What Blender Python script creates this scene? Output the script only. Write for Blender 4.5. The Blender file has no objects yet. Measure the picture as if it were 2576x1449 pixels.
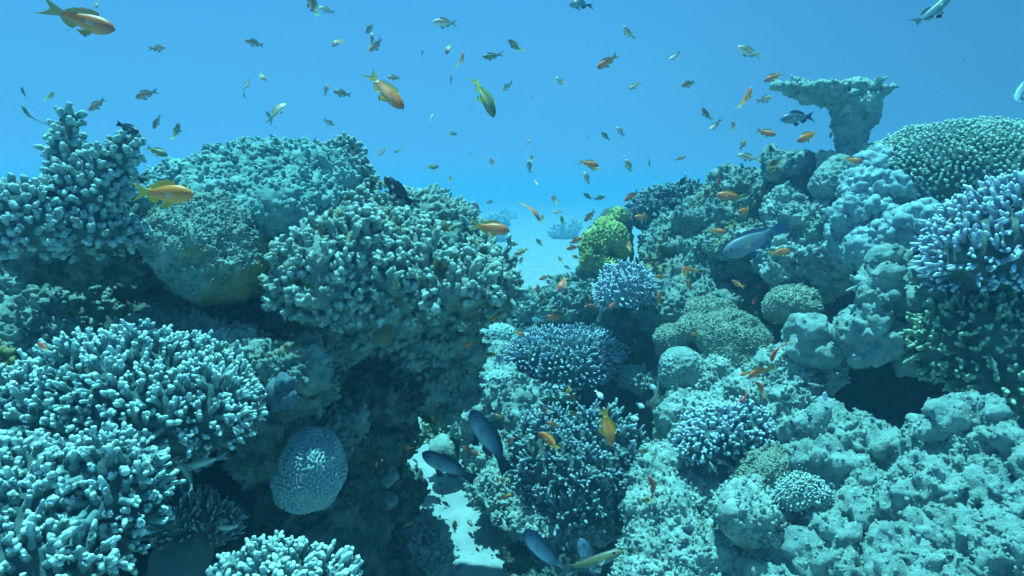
import bpy, math, random
import numpy as np
from mathutils import Vector, Matrix
R_ = math.radians
SC = bpy.context.scene
COL = SC.collection

# ------------------------------------------------------------------ camera
PITCH = R_(8.4); HFOV = R_(75.0); SAND_Z = -1.35
cam_d = bpy.data.cameras.new('camera'); cam = bpy.data.objects.new('camera', cam_d); COL.objects.link(cam)
cam_d.sensor_fit = 'HORIZONTAL'; cam_d.angle = HFOV; cam_d.clip_start = 0.02; cam_d.clip_end = 500
cam.location = (0, 0, 0); cam.rotation_euler = (math.pi/2 - PITCH, 0, 0)
SC.camera = cam
SC.render.resolution_x, SC.render.resolution_y = 1024, 576

# ------------------------------------------------------------------ world: the open water seen from inside, bright overhead, dark below
w = bpy.data.worlds.new('World'); SC.world = w; w.use_nodes = True
nt = w.node_tree; nt.nodes.clear()
wo = nt.nodes.new('ShaderNodeOutputWorld'); bg = nt.nodes.new('ShaderNodeBackground')
tc = nt.nodes.new('ShaderNodeTexCoord'); sep = nt.nodes.new('ShaderNodeSeparateXYZ')
mr = nt.nodes.new('ShaderNodeMapRange'); mr.inputs['From Min'].default_value = -1; mr.inputs['From Max'].default_value = 1
ramp = nt.nodes.new('ShaderNodeValToRGB'); ramp.color_ramp.interpolation = 'EASE'
L = nt.links
L.new(tc.outputs['Generated'], sep.inputs[0]); L.new(sep.outputs['Z'], mr.inputs['Value']); L.new(mr.outputs[0], ramp.inputs[0])
cr = ramp.color_ramp
stops = [(0.0, (.002, .012, .03)), (.40, (.010, .08, .18)), (.50, (.10, .46, .84)), (.56, (.080, .43, .825)), (.66, (.066, .375, .78)), (1.0, (.045, .24, .52))]
cr.elements[0].position, cr.elements[0].color = stops[0][0], (*stops[0][1], 1)
cr.elements[1].position, cr.elements[1].color = stops[-1][0], (*stops[-1][1], 1)
for p_, c_ in stops[1:-1]:
    e = cr.elements.new(p_); e.color = (*c_, 1)
# the water is a little darker away from the sun (towards +x)
mx = nt.nodes.new('ShaderNodeMapRange'); mx.inputs['From Min'].default_value = .05; mx.inputs['From Max'].default_value = .75
mx.inputs['To Min'].default_value = 1.0; mx.inputs['To Max'].default_value = .66; mx.interpolation_type = 'SMOOTHSTEP'
L.new(sep.outputs['X'], mx.inputs['Value'])
sc_ = nt.nodes.new('ShaderNodeVectorMath'); sc_.operation = 'SCALE'
L.new(ramp.outputs[0], sc_.inputs[0]); L.new(mx.outputs[0], sc_.inputs['Scale'])
L.new(sc_.outputs[0], bg.inputs['Color']); bg.inputs['Strength'].default_value = .475
L.new(bg.outputs[0], wo.inputs[0])

# ------------------------------------------------------------------ sun (already filtered by the water above)
SUN_DIR = Vector((-0.12, 0.13, 0.98)).normalized()        # towards the sun
sl = bpy.data.lights.new('sun', 'SUN'); sun = bpy.data.objects.new('sun', sl); COL.objects.link(sun)
sl.energy = 5.0; sl.angle = R_(1.5); sl.color = (.245, .93, .98)
sun.rotation_euler = SUN_DIR.to_track_quat('Z', 'Y').to_euler()

SC.view_settings.view_transform = 'Standard'; SC.view_settings.look = 'None'
SC.view_settings.exposure = 1.1; SC.view_settings.gamma = 1; SC.view_settings.use_curve_mapping = False
SC.render.engine = 'CYCLES'
cy = SC.cycles
cy.use_denoising = True; cy.max_bounces = 5; cy.diffuse_bounces = 2; cy.glossy_bounces = 1
cy.transmission_bounces = 2; cy.transparent_max_bounces = 6; cy.volume_bounces = 1
cy.sample_clamp_indirect = 4

# ------------------------------------------------------------------ helpers
K = 2*math.tan(HFOV/2)/2576.0            # metres per photo unit at 1 m depth (photo is taken as 2576 x 1449 units)
CAMR = np.array([[1, 0, 0], [0, math.sin(PITCH), math.cos(PITCH)], [0, math.cos(PITCH), -math.sin(PITCH)]])   # rows: right, up, forward
def cs(x, y, d): return np.array([(x-1288)*K*d, (724.5-y)*K*d, d])       # point in right/up/forward metres
def to_world(v): return np.asarray(v) @ CAMR
def P(x, y, d): return to_world(cs(x, y, d))

_rs = np.random.RandomState(11)
TAB = (_rs.rand(64, 64, 64)*2-1).astype(np.float32)
JIT = _rs.rand(64, 64, 64, 3).astype(np.float32)
def vnoise(p):
    i = np.floor(p).astype(np.int32); f = (p-i).astype(np.float32); u = f*f*(3-2*f)
    x0, y0, z0 = (i[:, 0] & 63, i[:, 1] & 63, i[:, 2] & 63); x1, y1, z1 = ((x0+1) & 63, (y0+1) & 63, (z0+1) & 63)
    ux, uy, uz = u[:, 0], u[:, 1], u[:, 2]
    def lx(y, z):
        a = TAB[x0, y, z]; return a+(TAB[x1, y, z]-a)*ux
    a = lx(y0, z0); b = lx(y1, z0); c = lx(y0, z1); d = lx(y1, z1)
    a = a+(b-a)*uy; c = c+(d-c)*uy
    return a+(c-a)*uz
def fbm(p, o=4, gain=.5):
    s = 0; a = 1.0; q = p
    for k in range(o):
        s = s+a*vnoise(q); q = q*2.03+17.3; a *= gain
    return s
def worley(p):
    i = np.floor(p).astype(np.int32); f = (p-i).astype(np.float32)
    f1 = np.full(len(p), 9., np.float32); f2 = f1.copy()
    for dx in (-1, 0, 1):
        for dy in (-1, 0, 1):
            for dz in (-1, 0, 1):
                j = JIT[(i[:, 0]+dx) & 63, (i[:, 1]+dy) & 63, (i[:, 2]+dz) & 63]
                v = j+np.array([dx, dy, dz], np.float32)-f
                d = np.einsum('ij,ij->i', v, v)
                m = d < f1
                f2 = np.where(m, f1, np.minimum(f2, d)); f1 = np.where(m, d, f1)
    return np.sqrt(f1), np.sqrt(f2)

def surface_nets(F, lo, v):
    nx, ny, nz = F.shape; s = F < 0
    cor = [(a, b, c) for a in (0, 1) for b in (0, 1) for c in (0, 1)]
    cnt = sum(s[a:nx-1+a, b:ny-1+b, c:nz-1+c].astype(np.int8) for a, b, c in cor)
    act = (cnt > 0) & (cnt < 8)
    I = np.argwhere(act); idx = np.full(act.shape, -1, np.int64); idx[act] = np.arange(len(I))
    vals = np.stack([F[I[:, 0]+a, I[:, 1]+b, I[:, 2]+c] for a, b, c in cor], 1)
    acc = np.zeros((len(I), 3)); num = np.zeros(len(I))
    for a in range(8):
        for b in range(a+1, 8):
            ca, cb = np.array(cor[a]), np.array(cor[b])
            if np.abs(ca-cb).sum() != 1: continue
            fa, fb = vals[:, a], vals[:, b]; m = (fa < 0) != (fb < 0)
            t = fa[m]/(fa[m]-fb[m]); acc[m] += ca+t[:, None]*(cb-ca); num[m] += 1
    V = lo+v*(I+acc/num[:, None])
    faces = []
    def quads(e, sg, offs, flip):
        q = np.stack([idx[e[:, 0]+o[0], e[:, 1]+o[1], e[:, 2]+o[2]] for o in offs], 1)
        f = sg != flip
        q[f] = q[f][:, ::-1]
        faces.append(q)
    e = np.argwhere(s[:-1, 1:-1, 1:-1] != s[1:, 1:-1, 1:-1])+[0, 1, 1]
    quads(e, s[tuple(e.T)], [(0, -1, -1), (0, 0, -1), (0, 0, 0), (0, -1, 0)], True)
    e = np.argwhere(s[1:-1, :-1, 1:-1] != s[1:-1, 1:, 1:-1])+[1, 0, 1]
    quads(e, s[tuple(e.T)], [(-1, 0, -1), (-1, 0, 0), (0, 0, 0), (0, 0, -1)], True)
    e = np.argwhere(s[1:-1, 1:-1, :-1] != s[1:-1, 1:-1, 1:])+[1, 1, 0]
    quads(e, s[tuple(e.T)], [(-1, -1, 0), (0, -1, 0), (0, 0, 0), (-1, 0, 0)], True)
    return V, np.concatenate(faces)

def normals(V, Fq):
    n = np.cross(V[Fq[:, 2]]-V[Fq[:, 0]], V[Fq[:, 3]]-V[Fq[:, 1]])
    N = np.stack([np.bincount(Fq.ravel(), np.repeat(n[:, k], 4), len(V)) for k in range(3)], 1)
    return N/np.maximum(np.linalg.norm(N, axis=1, keepdims=True), 1e-12)

def displace(V, N, dsp, seed):
    d = np.zeros(len(V)); o = np.array([seed*1.37 % 50, seed*2.11 % 50, seed*3.7 % 50])
    for style, s, a in dsp:
        p = V/s+o
        if style == 'fbm': d += a*fbm(p, 4)
        elif style == 'fine': d += a*fbm(p, 2)
        elif style == 'ridge': d += a*(1-2*np.abs(fbm(p, 3)))
        elif style == 'knob':
            f1, f2 = worley(p+.25*vnoise(p*1.7)[:, None]); d += a*np.sqrt(np.maximum(0, 1-(f1/.68)**2))
        elif style == 'pit':
            f1, f2 = worley(p); m = np.clip(vnoise(p*.35+9)*2+.6, 0, 1); d -= a*np.clip((.42-f1)/.3, 0, 1)*m
        elif style == 'cell':
            f1, f2 = worley(p); d += a*np.clip(1-(f2-f1)/.28, 0, 1)
    return V+N*d[:, None]

def new_mesh(name, V, faces, mats, smooth=True, mi=None, tip=None):
    me = bpy.data.meshes.new(name)
    V = np.asarray(V, np.float32)
    if isinstance(faces, np.ndarray):
        me.vertices.add(len(V)); me.vertices.foreach_set('co', V.ravel())
        k = faces.shape[1]
        me.loops.add(faces.size); me.loops.foreach_set('vertex_index', faces.astype(np.int32).ravel())
        me.polygons.add(len(faces)); me.polygons.foreach_set('loop_start', np.arange(0, faces.size, k, dtype=np.int32))
        me.update(calc_edges=True)
    else:
        me.from_pydata(V.tolist(), [], faces); me.update()
    for m in (mats if isinstance(mats, (list, tuple)) else [mats]): me.materials.append(m)
    if mi is not None: me.polygons.foreach_set('material_index', np.asarray(mi, np.int32))
    if tip is not None:
        at = me.attributes.new('tip', 'FLOAT', 'POINT'); at.data.foreach_set('value', np.asarray(tip, np.float32))
    me.polygons.foreach_set('use_smooth', np.full(len(me.polygons), smooth))
    me.validate()
    return me

def tag(o, label=None, cat=None, group=None, kind=None):
    if label: o['label'] = label
    if cat: o['category'] = cat
    if group: o['group'] = group
    if kind: o['kind'] = kind
    return o
def link(name, me, loc=(0, 0, 0), parent=None):
    o = bpy.data.objects.new(name, me); COL.objects.link(o)
    if parent is not None: o.parent = parent
    o.location = loc
    return o
def empty(name, loc):
    o = bpy.data.objects.new(name, None); COL.objects.link(o); o.location = loc; o.empty_display_size = .05
    return o
def base_of(V):
    lo, hi = V.min(0), V.max(0); return np.array([(lo[0]+hi[0])/2, (lo[1]+hi[1])/2, lo[2]])

# blobs: (x, y, depth, rx, ry[, r_depth_m[, tilt_deg[, carve]]]) in photo units / metres
DS = 1.0                                 # depth scale of the group being built
def sdf_blobs(blobs, vox, k, lowamp, lowsc, seed, smooth_all=True):
    cs_, rs_, ts_, ng = [], [], [], []
    for b in blobs:
        x, y, d, rx, ry = b[:5]; d = d*DS
        rd = b[5]*DS if len(b) > 5 and b[5] else (rx+ry)/2*K*d
        cs_.append(cs(x, y, d)); rs_.append(np.array([rx*K*d, ry*K*d, rd])); ts_.append(R_(b[6]) if len(b) > 6 else 0); ng.append(len(b) > 7 and b[7])
    C = np.array(cs_); Rr = np.array(rs_)
    big = Rr.max(1) if True else 0
    pos = [i for i in range(len(blobs)) if not ng[i]]
    ext = np.array([np.where(abs(ts_[i]) > 1e-3, [max(Rr[i][:2]), max(Rr[i][:2]), Rr[i][2]], Rr[i]) for i in range(len(blobs))])
    pad = lowamp*2.0+3*vox+k*.7
    lo = (C[pos]-ext[pos]).min(0)-pad; hi = (C[pos]+ext[pos]).max(0)+pad
    n = np.ceil((hi-lo)/vox).astype(int)+1
    while n.prod() > 1.1e7:
        vox *= 1.1; n = np.ceil((hi-lo)/vox).astype(int)+1
    gx, gy, gz = [lo[i]+vox*np.arange(n[i], dtype=np.float32) for i in range(3)]
    F = np.full(tuple(n), 9., np.float32)
    for i in pos+[j for j in range(len(blobs)) if ng[j]]:
        c, r, t = C[i], Rr[i], ts_[i]
        qx = (gx-c[0])[:, None, None]; qy = (gy-c[1])[None, :, None]; qz = (gz-c[2])[None, None, :]
        if abs(t) > 1e-3: qx, qy = qx*math.cos(t)+qy*math.sin(t), -qx*math.sin(t)+qy*math.cos(t)
        k0 = np.sqrt((qx/r[0])**2+(qy/r[1])**2+(qz/r[2])**2)
        k1 = np.sqrt((qx/r[0]**2)**2+(qy/r[1]**2)**2+(qz/r[2]**2)**2)
        d = (k0*(k0-1)/np.maximum(k1, 1e-6)).astype(np.float32)
        if ng[i]:
            h = np.clip(.5-.5*(F+d)/k, 0, 1); F = F*(1-h)+(-d)*h+k*h*(1-h)
        else:
            h = np.clip(.5+.5*(F-d)/k, 0, 1); F = F*(1-h)+d*h-k*h*(1-h)
    if lowamp > 0:
        m = np.argwhere(np.abs(F) < lowamp*2.2+2*vox)
        p = lo+vox*m
        F[tuple(m.T)] += (-lowamp*fbm(p/lowsc+seed*3.3, 3)).astype(np.float32)
    F[0], F[-1], F[:, 0], F[:, -1], F[:, :, 0], F[:, :, -1] = 1, 1, 1, 1, 1, 1
    return surface_nets(F, lo, vox)

def body(blobs, vox=None, k=.05, low=(.02, .12), dsp=(), seed=1):
    dm = np.mean([b[2] for b in blobs if not (len(b) > 7 and b[7])])
    V, Fq = sdf_blobs(blobs, (vox or .0031*dm)*DS, k, low[0], low[1], seed)
    N = normals(V, Fq)
    V = displace(V, N, dsp, seed)
    V = to_world(V)
    # the camera axes right/up/forward form a left-handed set
    return V, Fq[:, ::-1]

def tubes(B, D, Ls, r0, r1, bend=None, rings=6, sides=6, rough=.15, rs=None, flat=None):
    """many tapered round-tipped fingers at once -> verts, quad faces, tip value"""
    rs = rs or np.random.RandomState(1)
    n = len(B); D = D/np.linalg.norm(D, axis=1, keepdims=True)
    a = np.where(np.abs(D[:, 2:3]) < .9, np.array([[0, 0, 1.]]), np.array([[1., 0, 0]]))
    X = np.cross(a, D); X /= np.linalg.norm(X, axis=1, keepdims=True); Y = np.cross(D, X)
    t = np.linspace(0, 1, rings)**.8; t[-1] = .985
    ph = np.arange(sides)*2*math.pi/sides
    Rr = r0[:, None]+(r1-r0)[:, None]*t[None]
    capz = np.clip((t[None]-(1-1.1*r1/Ls)[:, None])/(1.1*r1/Ls)[:, None], 0, 1)
    Rr = Rr*np.sqrt(np.maximum(1-capz**2, .05))
    cen = B[:, None]+D[:, None]*(t[None, :, None]*Ls[:, None, None])
    if bend is not None: cen = cen+bend[:, None]*(t**2)[None, :, None]
    off = X[:, None, None]*np.cos(ph)[None, None, :, None]+Y[:, None, None]*np.sin(ph)[None, None, :, None]
    V = cen[:, :, None]+off*Rr[:, :, None, None]
    if rough:
        p = (V/(r0[:, None, None, None]*1.1)).reshape(-1, 3)
        nz = (.75*vnoise(p+7)+.7*vnoise(p*2.3+3)).reshape(n, rings, sides)
        V = V+off*(nz*rough*r0[:, None, None])[..., None]+D[:, None, None]*(nz*rough*.5*r0[:, None, None])[..., None]
    V = V.reshape(-1, 3)
    q = []
    for i in range(rings-1):
        for j in range(sides):
            q.append((i*sides+j, i*sides+(j+1) % sides, (i+1)*sides+(j+1) % sides, (i+1)*sides+j))
    top = (rings-1)*sides
    for j in range(1, sides-2, 2):                       # cap
        q.append((top, top+j, top+j+1, top+j+2 if j+2 < sides else top+j+1))
    if sides % 2 == 0: pass
    q = np.array([x for x in q if len(set(x)) == 4])
    F = (q[None]+(np.arange(n)*rings*sides)[:, None, None]).reshape(-1, 4)
    tip = np.tile(np.repeat(t, sides), n)
    return V, F, tip

def poisson(V, N, spacing, nmax, ok, rs):
    idx = np.where(ok)[0]; rs.shuffle(idx)
    keep = []
    pts = np.empty((0, 3))
    for i in idx:
        p = V[i]
        if len(keep) == 0 or np.min(np.sum((pts-p)**2, 1)) > spacing**2:
            keep.append(i); pts = np.vstack([pts, p])
            if len(keep) >= nmax: break
    return np.array(keep, int)
# ------------------------------------------------------------------ materials
def mat(name, c1, c2, scale=14, bump=.35, bscale=90, rough=.85, c3=None, s3=5, t3=.58, tipc=None, spec=.15, bdist=.010, dim=.88):
    c1, c2, c3, tipc = [tuple(x*dim*t for x, t in zip(c, (.95, 1.0, 1.02))) if c else c for c in (c1, c2, c3, tipc)]
    m = bpy.data.materials.new(name); m.use_nodes = True; n = m.node_tree.nodes; l = m.node_tree.links
    b = n['Principled BSDF']; b.inputs['Roughness'].default_value = rough; b.inputs['Specular IOR Level'].default_value = spec
    tc = n.new('ShaderNodeTexCoord')
    def nz(s, det=5, rg=.6):
        x = n.new('ShaderNodeTexNoise'); x.inputs['Scale'].default_value = s; x.inputs['Detail'].default_value = det
        x.inputs['Roughness'].default_value = rg; l.new(tc.outputs['Object'], x.inputs['Vector']); return x
    def mix(f, a, bb):
        x = n.new('ShaderNodeMix'); x.data_type = 'RGBA'
        l.new(f, x.inputs['Factor'])
        for k, v in ((6, a), (7, bb)):
            if isinstance(v, tuple): x.inputs[k].default_value = (*v, 1)
            else: l.new(v, x.inputs[k])
        return x.outputs[2]
    def step(src, a, bb):
        x = n.new('ShaderNodeMapRange'); x.inputs['From Min'].default_value = a; x.inputs['From Max'].default_value = bb; l.new(src, x.inputs['Value']); return x.outputs[0]
    col = mix(step(nz(scale).outputs['Fac'], .36, .64), c1, c2)
    if tipc:
        a = n.new('ShaderNodeAttribute'); a.attribute_name = 'tip'
        col = mix(step(a.outputs['Fac'], .55, 1.0), col, tipc)
    if c3: col = mix(step(nz(s3, 6, .65).outputs['Fac'], t3, t3+.1), col, c3)
    l.new(col, b.inputs['Base Color'])
    if bump:
        bn = n.new('ShaderNodeBump'); bn.inputs['Strength'].default_value = bump; bn.inputs['Distance'].default_value = bdist
        l.new(nz(bscale, 6, .7).outputs['Fac'], bn.inputs['Height']); l.new(bn.outputs[0], b.inputs['Normal'])
    return m
M = {}
M['sand'] = mat('sand_mat', (.24, .27, .26), (.36, .38, .36), 9, .5, 60, .9, bdist=.006)
M['rock'] = mat('reef_rock_mat', (.15, .22, .19), (.40, .48, .42), 18, 1.0, 75, .9, (.32, .23, .08), 7, .55, bdist=.014)
M['rockpale'] = mat('pale_rock_mat', (.28, .37, .33), (.56, .64, .57), 20, 1.0, 80, .9, (.17, .20, .14), 9, .58, bdist=.014)
M['rockshaded'] = mat('shaded_rock_mat', (.05, .075, .065), (.17, .21, .18), 16, 1.0, 60, .95, (.16, .12, .03), 7, .62)  # reef rock with shade put into its colour, for caves and undersides
M['boulder'] = mat('turf_boulder_mat', (.24, .33, .28), (.44, .52, .45), 22, 1.0, 80, .9, (.36, .33, .13), 5, .52, bdist=.014)
M['dome'] = mat('knobbly_dome_mat', (.16, .27, .26), (.30, .43, .40), 10, .4, 120, .85)
M['column'] = mat('column_coral_mat', (.22, .33, .30), (.38, .48, .45), 12, .5, 140, .8, (.24, .22, .12), 9, .58, tipc=(.50, .58, .54))
M['bush'] = mat('dead_bush_mat', (.20, .27, .23), (.44, .50, .42), 22, 1.0, 90, .9, (.30, .20, .06), 11, .56, tipc=(.62, .70, .62))
M['acro'] = mat('cream_acropora_mat', (.17, .26, .25), (.27, .37, .35), 16, .6, 150, .8, c3=(.20, .19, .11), s3=9, t3=.60, tipc=(.86, .98, .92))
M['acroblue'] = mat('blue_acropora_mat', (.26, .31, .35), (.36, .41, .46), 16, .5, 170, .75, tipc=(.66, .73, .78))
M['acropurp'] = mat('lilac_acropora_mat', (.27, .28, .36), (.37, .38, .48), 16, .5, 170, .75, tipc=(.86, .94, .98))
M['acrogreen'] = mat('olive_acropora_mat', (.16, .24, .16), (.25, .34, .22), 16, .5, 170, .8, tipc=(.55, .66, .42))
M['thicket'] = mat('thicket_mat', (.09, .13, .14), (.18, .24, .25), 18, .7, 120, .85, tipc=(.44, .53, .54))
M['brain'] = mat('brain_coral_mat', (.30, .42, .40), (.42, .54, .50), 9, .2, 150, .75)
M['brainblue'] = mat('grey_brain_mat', (.21, .30, .31), (.31, .40, .41), 9, .3, 150, .8, tipc=(.42, .51, .52))
M['lettuce'] = mat('lettuce_coral_mat', (.32, .33, .10), (.47, .49, .19), 12, .4, 90, .8)
M['table'] = mat('table_coral_mat', (.32, .40, .31), (.44, .52, .42), 8, .4, 120, .85, tipc=(.66, .76, .62))
M['porites'] = mat('porites_mat', (.28, .37, .33), (.46, .56, .50), 20, 1.0, 95, .9, (.20, .25, .20), 13, .61, bdist=.014)
M['poriteswhite'] = mat('white_knob_mat', (.24, .33, .34), (.38, .47, .47), 14, .3, 120, .8)
M['soft'] = mat('leather_coral_mat', (.26, .29, .21), (.37, .40, .31), 30, .5, 200, .85)
M['sponge'] = mat('sponge_mat', (.06, .10, .12), (.12, .17, .20), 12, .3, 90, .8)
M['clam'] = mat('grey_leather_mat', (.05, .08, .08), (.09, .12, .12), 10, .2, 60, .8)
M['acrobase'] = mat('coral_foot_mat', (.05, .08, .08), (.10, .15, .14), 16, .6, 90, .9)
M['far'] = mat('hazed_bommie_mat', (.32, .40, .38), (.44, .50, .47), 3, .4, 12, .9)  # paled so that distance haze is partly in the colour
# fish skins: back, flank and belly colours run across the body from top to bottom
def fishmat(name, back, flank, belly, rough=.42, scale=70, head=None, tail=None):
    m = bpy.data.materials.new(name); m.use_nodes = True; n = m.node_tree.nodes; l = m.node_tree.links
    b = n['Principled BSDF']; b.inputs['Roughness'].default_value = rough; b.inputs['Specular IOR Level'].default_value = .35
    tc = n.new('ShaderNodeTexCoord'); s = n.new('ShaderNodeSeparateXYZ'); l.new(tc.outputs['Object'], s.inputs[0])
    r = n.new('ShaderNodeValToRGB'); e = r.color_ramp.elements
    mp = n.new('ShaderNodeMapRange'); mp.inputs['From Min'].default_value = -.13; mp.inputs['From Max'].default_value = .13
    l.new(s.outputs['Z'], mp.inputs['Value']); l.new(mp.outputs[0], r.inputs[0])
    e[0].position = .12; e[0].color = (*belly, 1); e[1].position = .92; e[1].color = (*back, 1); x = e.new(.5); x.color = (*flank, 1)
    col = r.outputs[0]
    for cc, lo, hi in ((head, .28, .5), (tail, -.10, -.26)):
        if cc:
            mp2 = n.new('ShaderNodeMapRange'); mp2.inputs['From Min'].default_value = lo; mp2.inputs['From Max'].default_value = hi
            l.new(s.outputs['X'], mp2.inputs['Value'])
            mx = n.new('ShaderNodeMix'); mx.data_type = 'RGBA'; l.new(mp2.outputs[0], mx.inputs['Factor']); l.new(col, mx.inputs[6]); mx.inputs[7].default_value = (*cc, 1); col = mx.outputs[2]
    v = n.new('ShaderNodeTexVoronoi'); v.inputs['Scale'].default_value = scale; l.new(tc.outputs['Object'], v.inputs['Vector'])
    mv = n.new('ShaderNodeMapRange'); mv.inputs['From Max'].default_value = .9; mv.inputs['To Min'].default_value = 1.08; mv.inputs['To Max'].default_value = .78
    l.new(v.outputs['Distance'], mv.inputs['Value'])
    sc2 = n.new('ShaderNodeVectorMath'); sc2.operation = 'SCALE'; l.new(col, sc2.inputs[0]); l.new(mv.outputs[0], sc2.inputs['Scale'])
    l.new(sc2.outputs[0], b.inputs['Base Color'])
    return m
def finmat(name, c, trans=.25):
    m = bpy.data.materials.new(name); m.use_nodes = True; n = m.node_tree.nodes; l = m.node_tree.links
    b = n['Principled BSDF']; b.inputs['Roughness'].default_value = .5; b.inputs['Specular IOR Level'].default_value = .2
    tc = n.new('ShaderNodeTexCoord'); wv = n.new('ShaderNodeTexNoise'); wv.inputs['Scale'].default_value = 30; l.new(tc.outputs['Object'], wv.inputs[0])
    mx = n.new('ShaderNodeMix'); mx.data_type = 'RGBA'; l.new(wv.outputs[0], mx.inputs['Factor']); mx.inputs[6].default_value = (*[k*.75 for k in c], 1); mx.inputs[7].default_value = (*c, 1)
    l.new(mx.outputs[2], b.inputs['Base Color'])
    tr = n.new('ShaderNodeBsdfTransparent'); ms = n.new('ShaderNodeMixShader'); ms.inputs[0].default_value = trans
    l.new(b.outputs[0], ms.inputs[1]); l.new(tr.outputs[0], ms.inputs[2]); l.new(ms.outputs[0], n['Material Output'].inputs[0])
    return m
FM = {  # kind: (skin, fin); peach: anthias painted as lit, brown and olive as shaded
 'orange': (fishmat('orange_skin', (.75, .14, .02), (.92, .17, .035), (.92, .28, .11), head=(.50, .13, .08)), finmat('yellow_fin', (.60, .34, .07))),
 'brown': (fishmat('dimmed_anthias_skin', (.26, .12, .05), (.52, .18, .10), (.75, .42, .30)), finmat('olive_fin', (.30, .30, .10), .35)),
 'peach': (fishmat('lit_anthias_skin', (.42, .22, .12), (.92, .46, .34), (.95, .72, .62), head=(.85, .82, .78)), finmat('green_fin', (.42, .44, .24), .35)),
 'olive': (fishmat('shaded_anthias_skin', (.12, .11, .04), (.20, .14, .05), (.34, .26, .13)), finmat('moss_fin', (.40, .36, .05), .25)),
 'red': (fishmat('red_skin', (.80, .08, .04), (.90, .11, .05), (.90, .24, .16)), finmat('redfin', (.90, .36, .10))),
 'yellow': (fishmat('yellow_skin', (1.0, .25, .02), (1.0, .20, .04), (.95, .34, .08)), finmat('gold_fin', (.90, .48, .05), .2)),
 'grey': (fishmat('grey_skin', (.05, .07, .09), (.12, .16, .20), (.26, .33, .37)), finmat('grey_fin', (.05, .08, .11), .1)),
 'dark': (fishmat('dark_skin', (.012, .018, .03), (.02, .03, .045), (.03, .04, .06)), finmat('dark_fin', (.012, .018, .03), .05)),
 'slate': (fishmat('slate_skin', (.04, .07, .12), (.17, .27, .36), (.48, .60, .68), head=(.06, .10, .18), tail=(.04, .06, .09)), finmat('slate_fin', (.03, .05, .08), .05)),
 'wrasse': (fishmat('wrasse_skin', (.07, .10, .14), (.20, .26, .27), (.20, .26, .31), head=(.13, .18, .24), tail=(.06, .09, .13)), finmat('wrasse_fin', (.07, .14, .26), .15)),
 'white': (fishmat('white_skin', (.74, .82, .84), (.84, .90, .92), (.88, .93, .94)), finmat('white_fin', (.7, .8, .84), .3)),
 'blue': (fishmat('blue_skin', (.14, .25, .36), (.26, .39, .48), (.40, .52, .58)), finmat('blue_fin', (.22, .35, .44), .4)),
 'striped': (fishmat('striped_skin', (.10, .16, .20), (.50, .56, .44), (.34, .42, .44)), finmat('striped_fin', (.22, .30, .30), .3)),
 'goat': (fishmat('goat_skin', (.05, .07, .10), (.24, .19, .07), (.12, .17, .22)), finmat('goat_fin', (.12, .16, .16), .3)),
}
PEC = finmat('clear_fin', (.5, .5, .42), .72)
M['eye'] = fishmat('eye_mat', (.01, .01, .015), (.01, .01, .015), (.01, .01, .015), .15)
M['spot'] = fishmat('spot_mat', (.008, .01, .02), (.008, .01, .02), (.008, .01, .02), .5)
# ------------------------------------------------------------------ sand sea floor: one sheet to the limit of sight
def seabed():
    a = np.linspace(-1, 1, 420); xs = np.sinh(a*4.2)/np.sinh(4.2)*135
    b = np.linspace(0, 1, 560); ys = -12+np.sinh(b*4.2)/np.sinh(4.2)*150
    X, Y = np.meshgrid(xs, ys, indexing='ij'); p = np.stack([X.ravel(), Y.ravel(), 0*X.ravel()], 1)
    wob = vnoise(p*.35)*1.4
    z = .014*np.sin(p[:, 1]*9+p[:, 0]*2.2+wob*3)+.05*fbm(p*.5+3, 3)+.10*vnoise(p*.13+8)*np.clip((p[:, 1]-5)/6, 0, 1)+.012*fbm(p*3.1, 3)
    p[:, 2] = SAND_Z+z
    nx, ny = X.shape; i = np.arange(nx*ny).reshape(nx, ny)
    F = np.stack([i[:-1, :-1].ravel(), i[1:, :-1].ravel(), i[1:, 1:].ravel(), i[:-1, 1:].ravel()], 1)
    o = link('seabed', new_mesh('seabed', p, F, M['sand'])); tag(o, kind='structure')
seabed()

# ------------------------------------------------------------------ the water's haze: one even box
def haze():
    x0, x1, y0, y1, z0, z1 = -137, 137, -14, 140, SAND_Z-1.2, .75
    V = [(x, y, z) for x in (x0, x1) for y in (y0, y1) for z in (z0, z1)]
    F = [(0, 1, 3, 2), (4, 6, 7, 5), (0, 4, 5, 1), (2, 3, 7, 6), (0, 2, 6, 4), (1, 5, 7, 3)]
    m = bpy.data.materials.new('haze_mat'); m.use_nodes = True; n = m.node_tree.nodes; n.clear()
    o = n.new('ShaderNodeOutputMaterial'); v = n.new('ShaderNodeVolumePrincipled')
    v.inputs['Color'].default_value = (.28, .69, .97, 1); v.inputs['Density'].default_value = HAZE
    v.inputs['Anisotropy'].default_value = .72
    v.inputs['Absorption Color'].default_value = (0, 0, 0, 1)
    m.node_tree.links.new(v.outputs[0], o.inputs['Volume'])
    ob = link('haze', new_mesh('haze', V, F, m, smooth=False)); tag(ob, kind='stuff')
HAZE = .051

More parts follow.
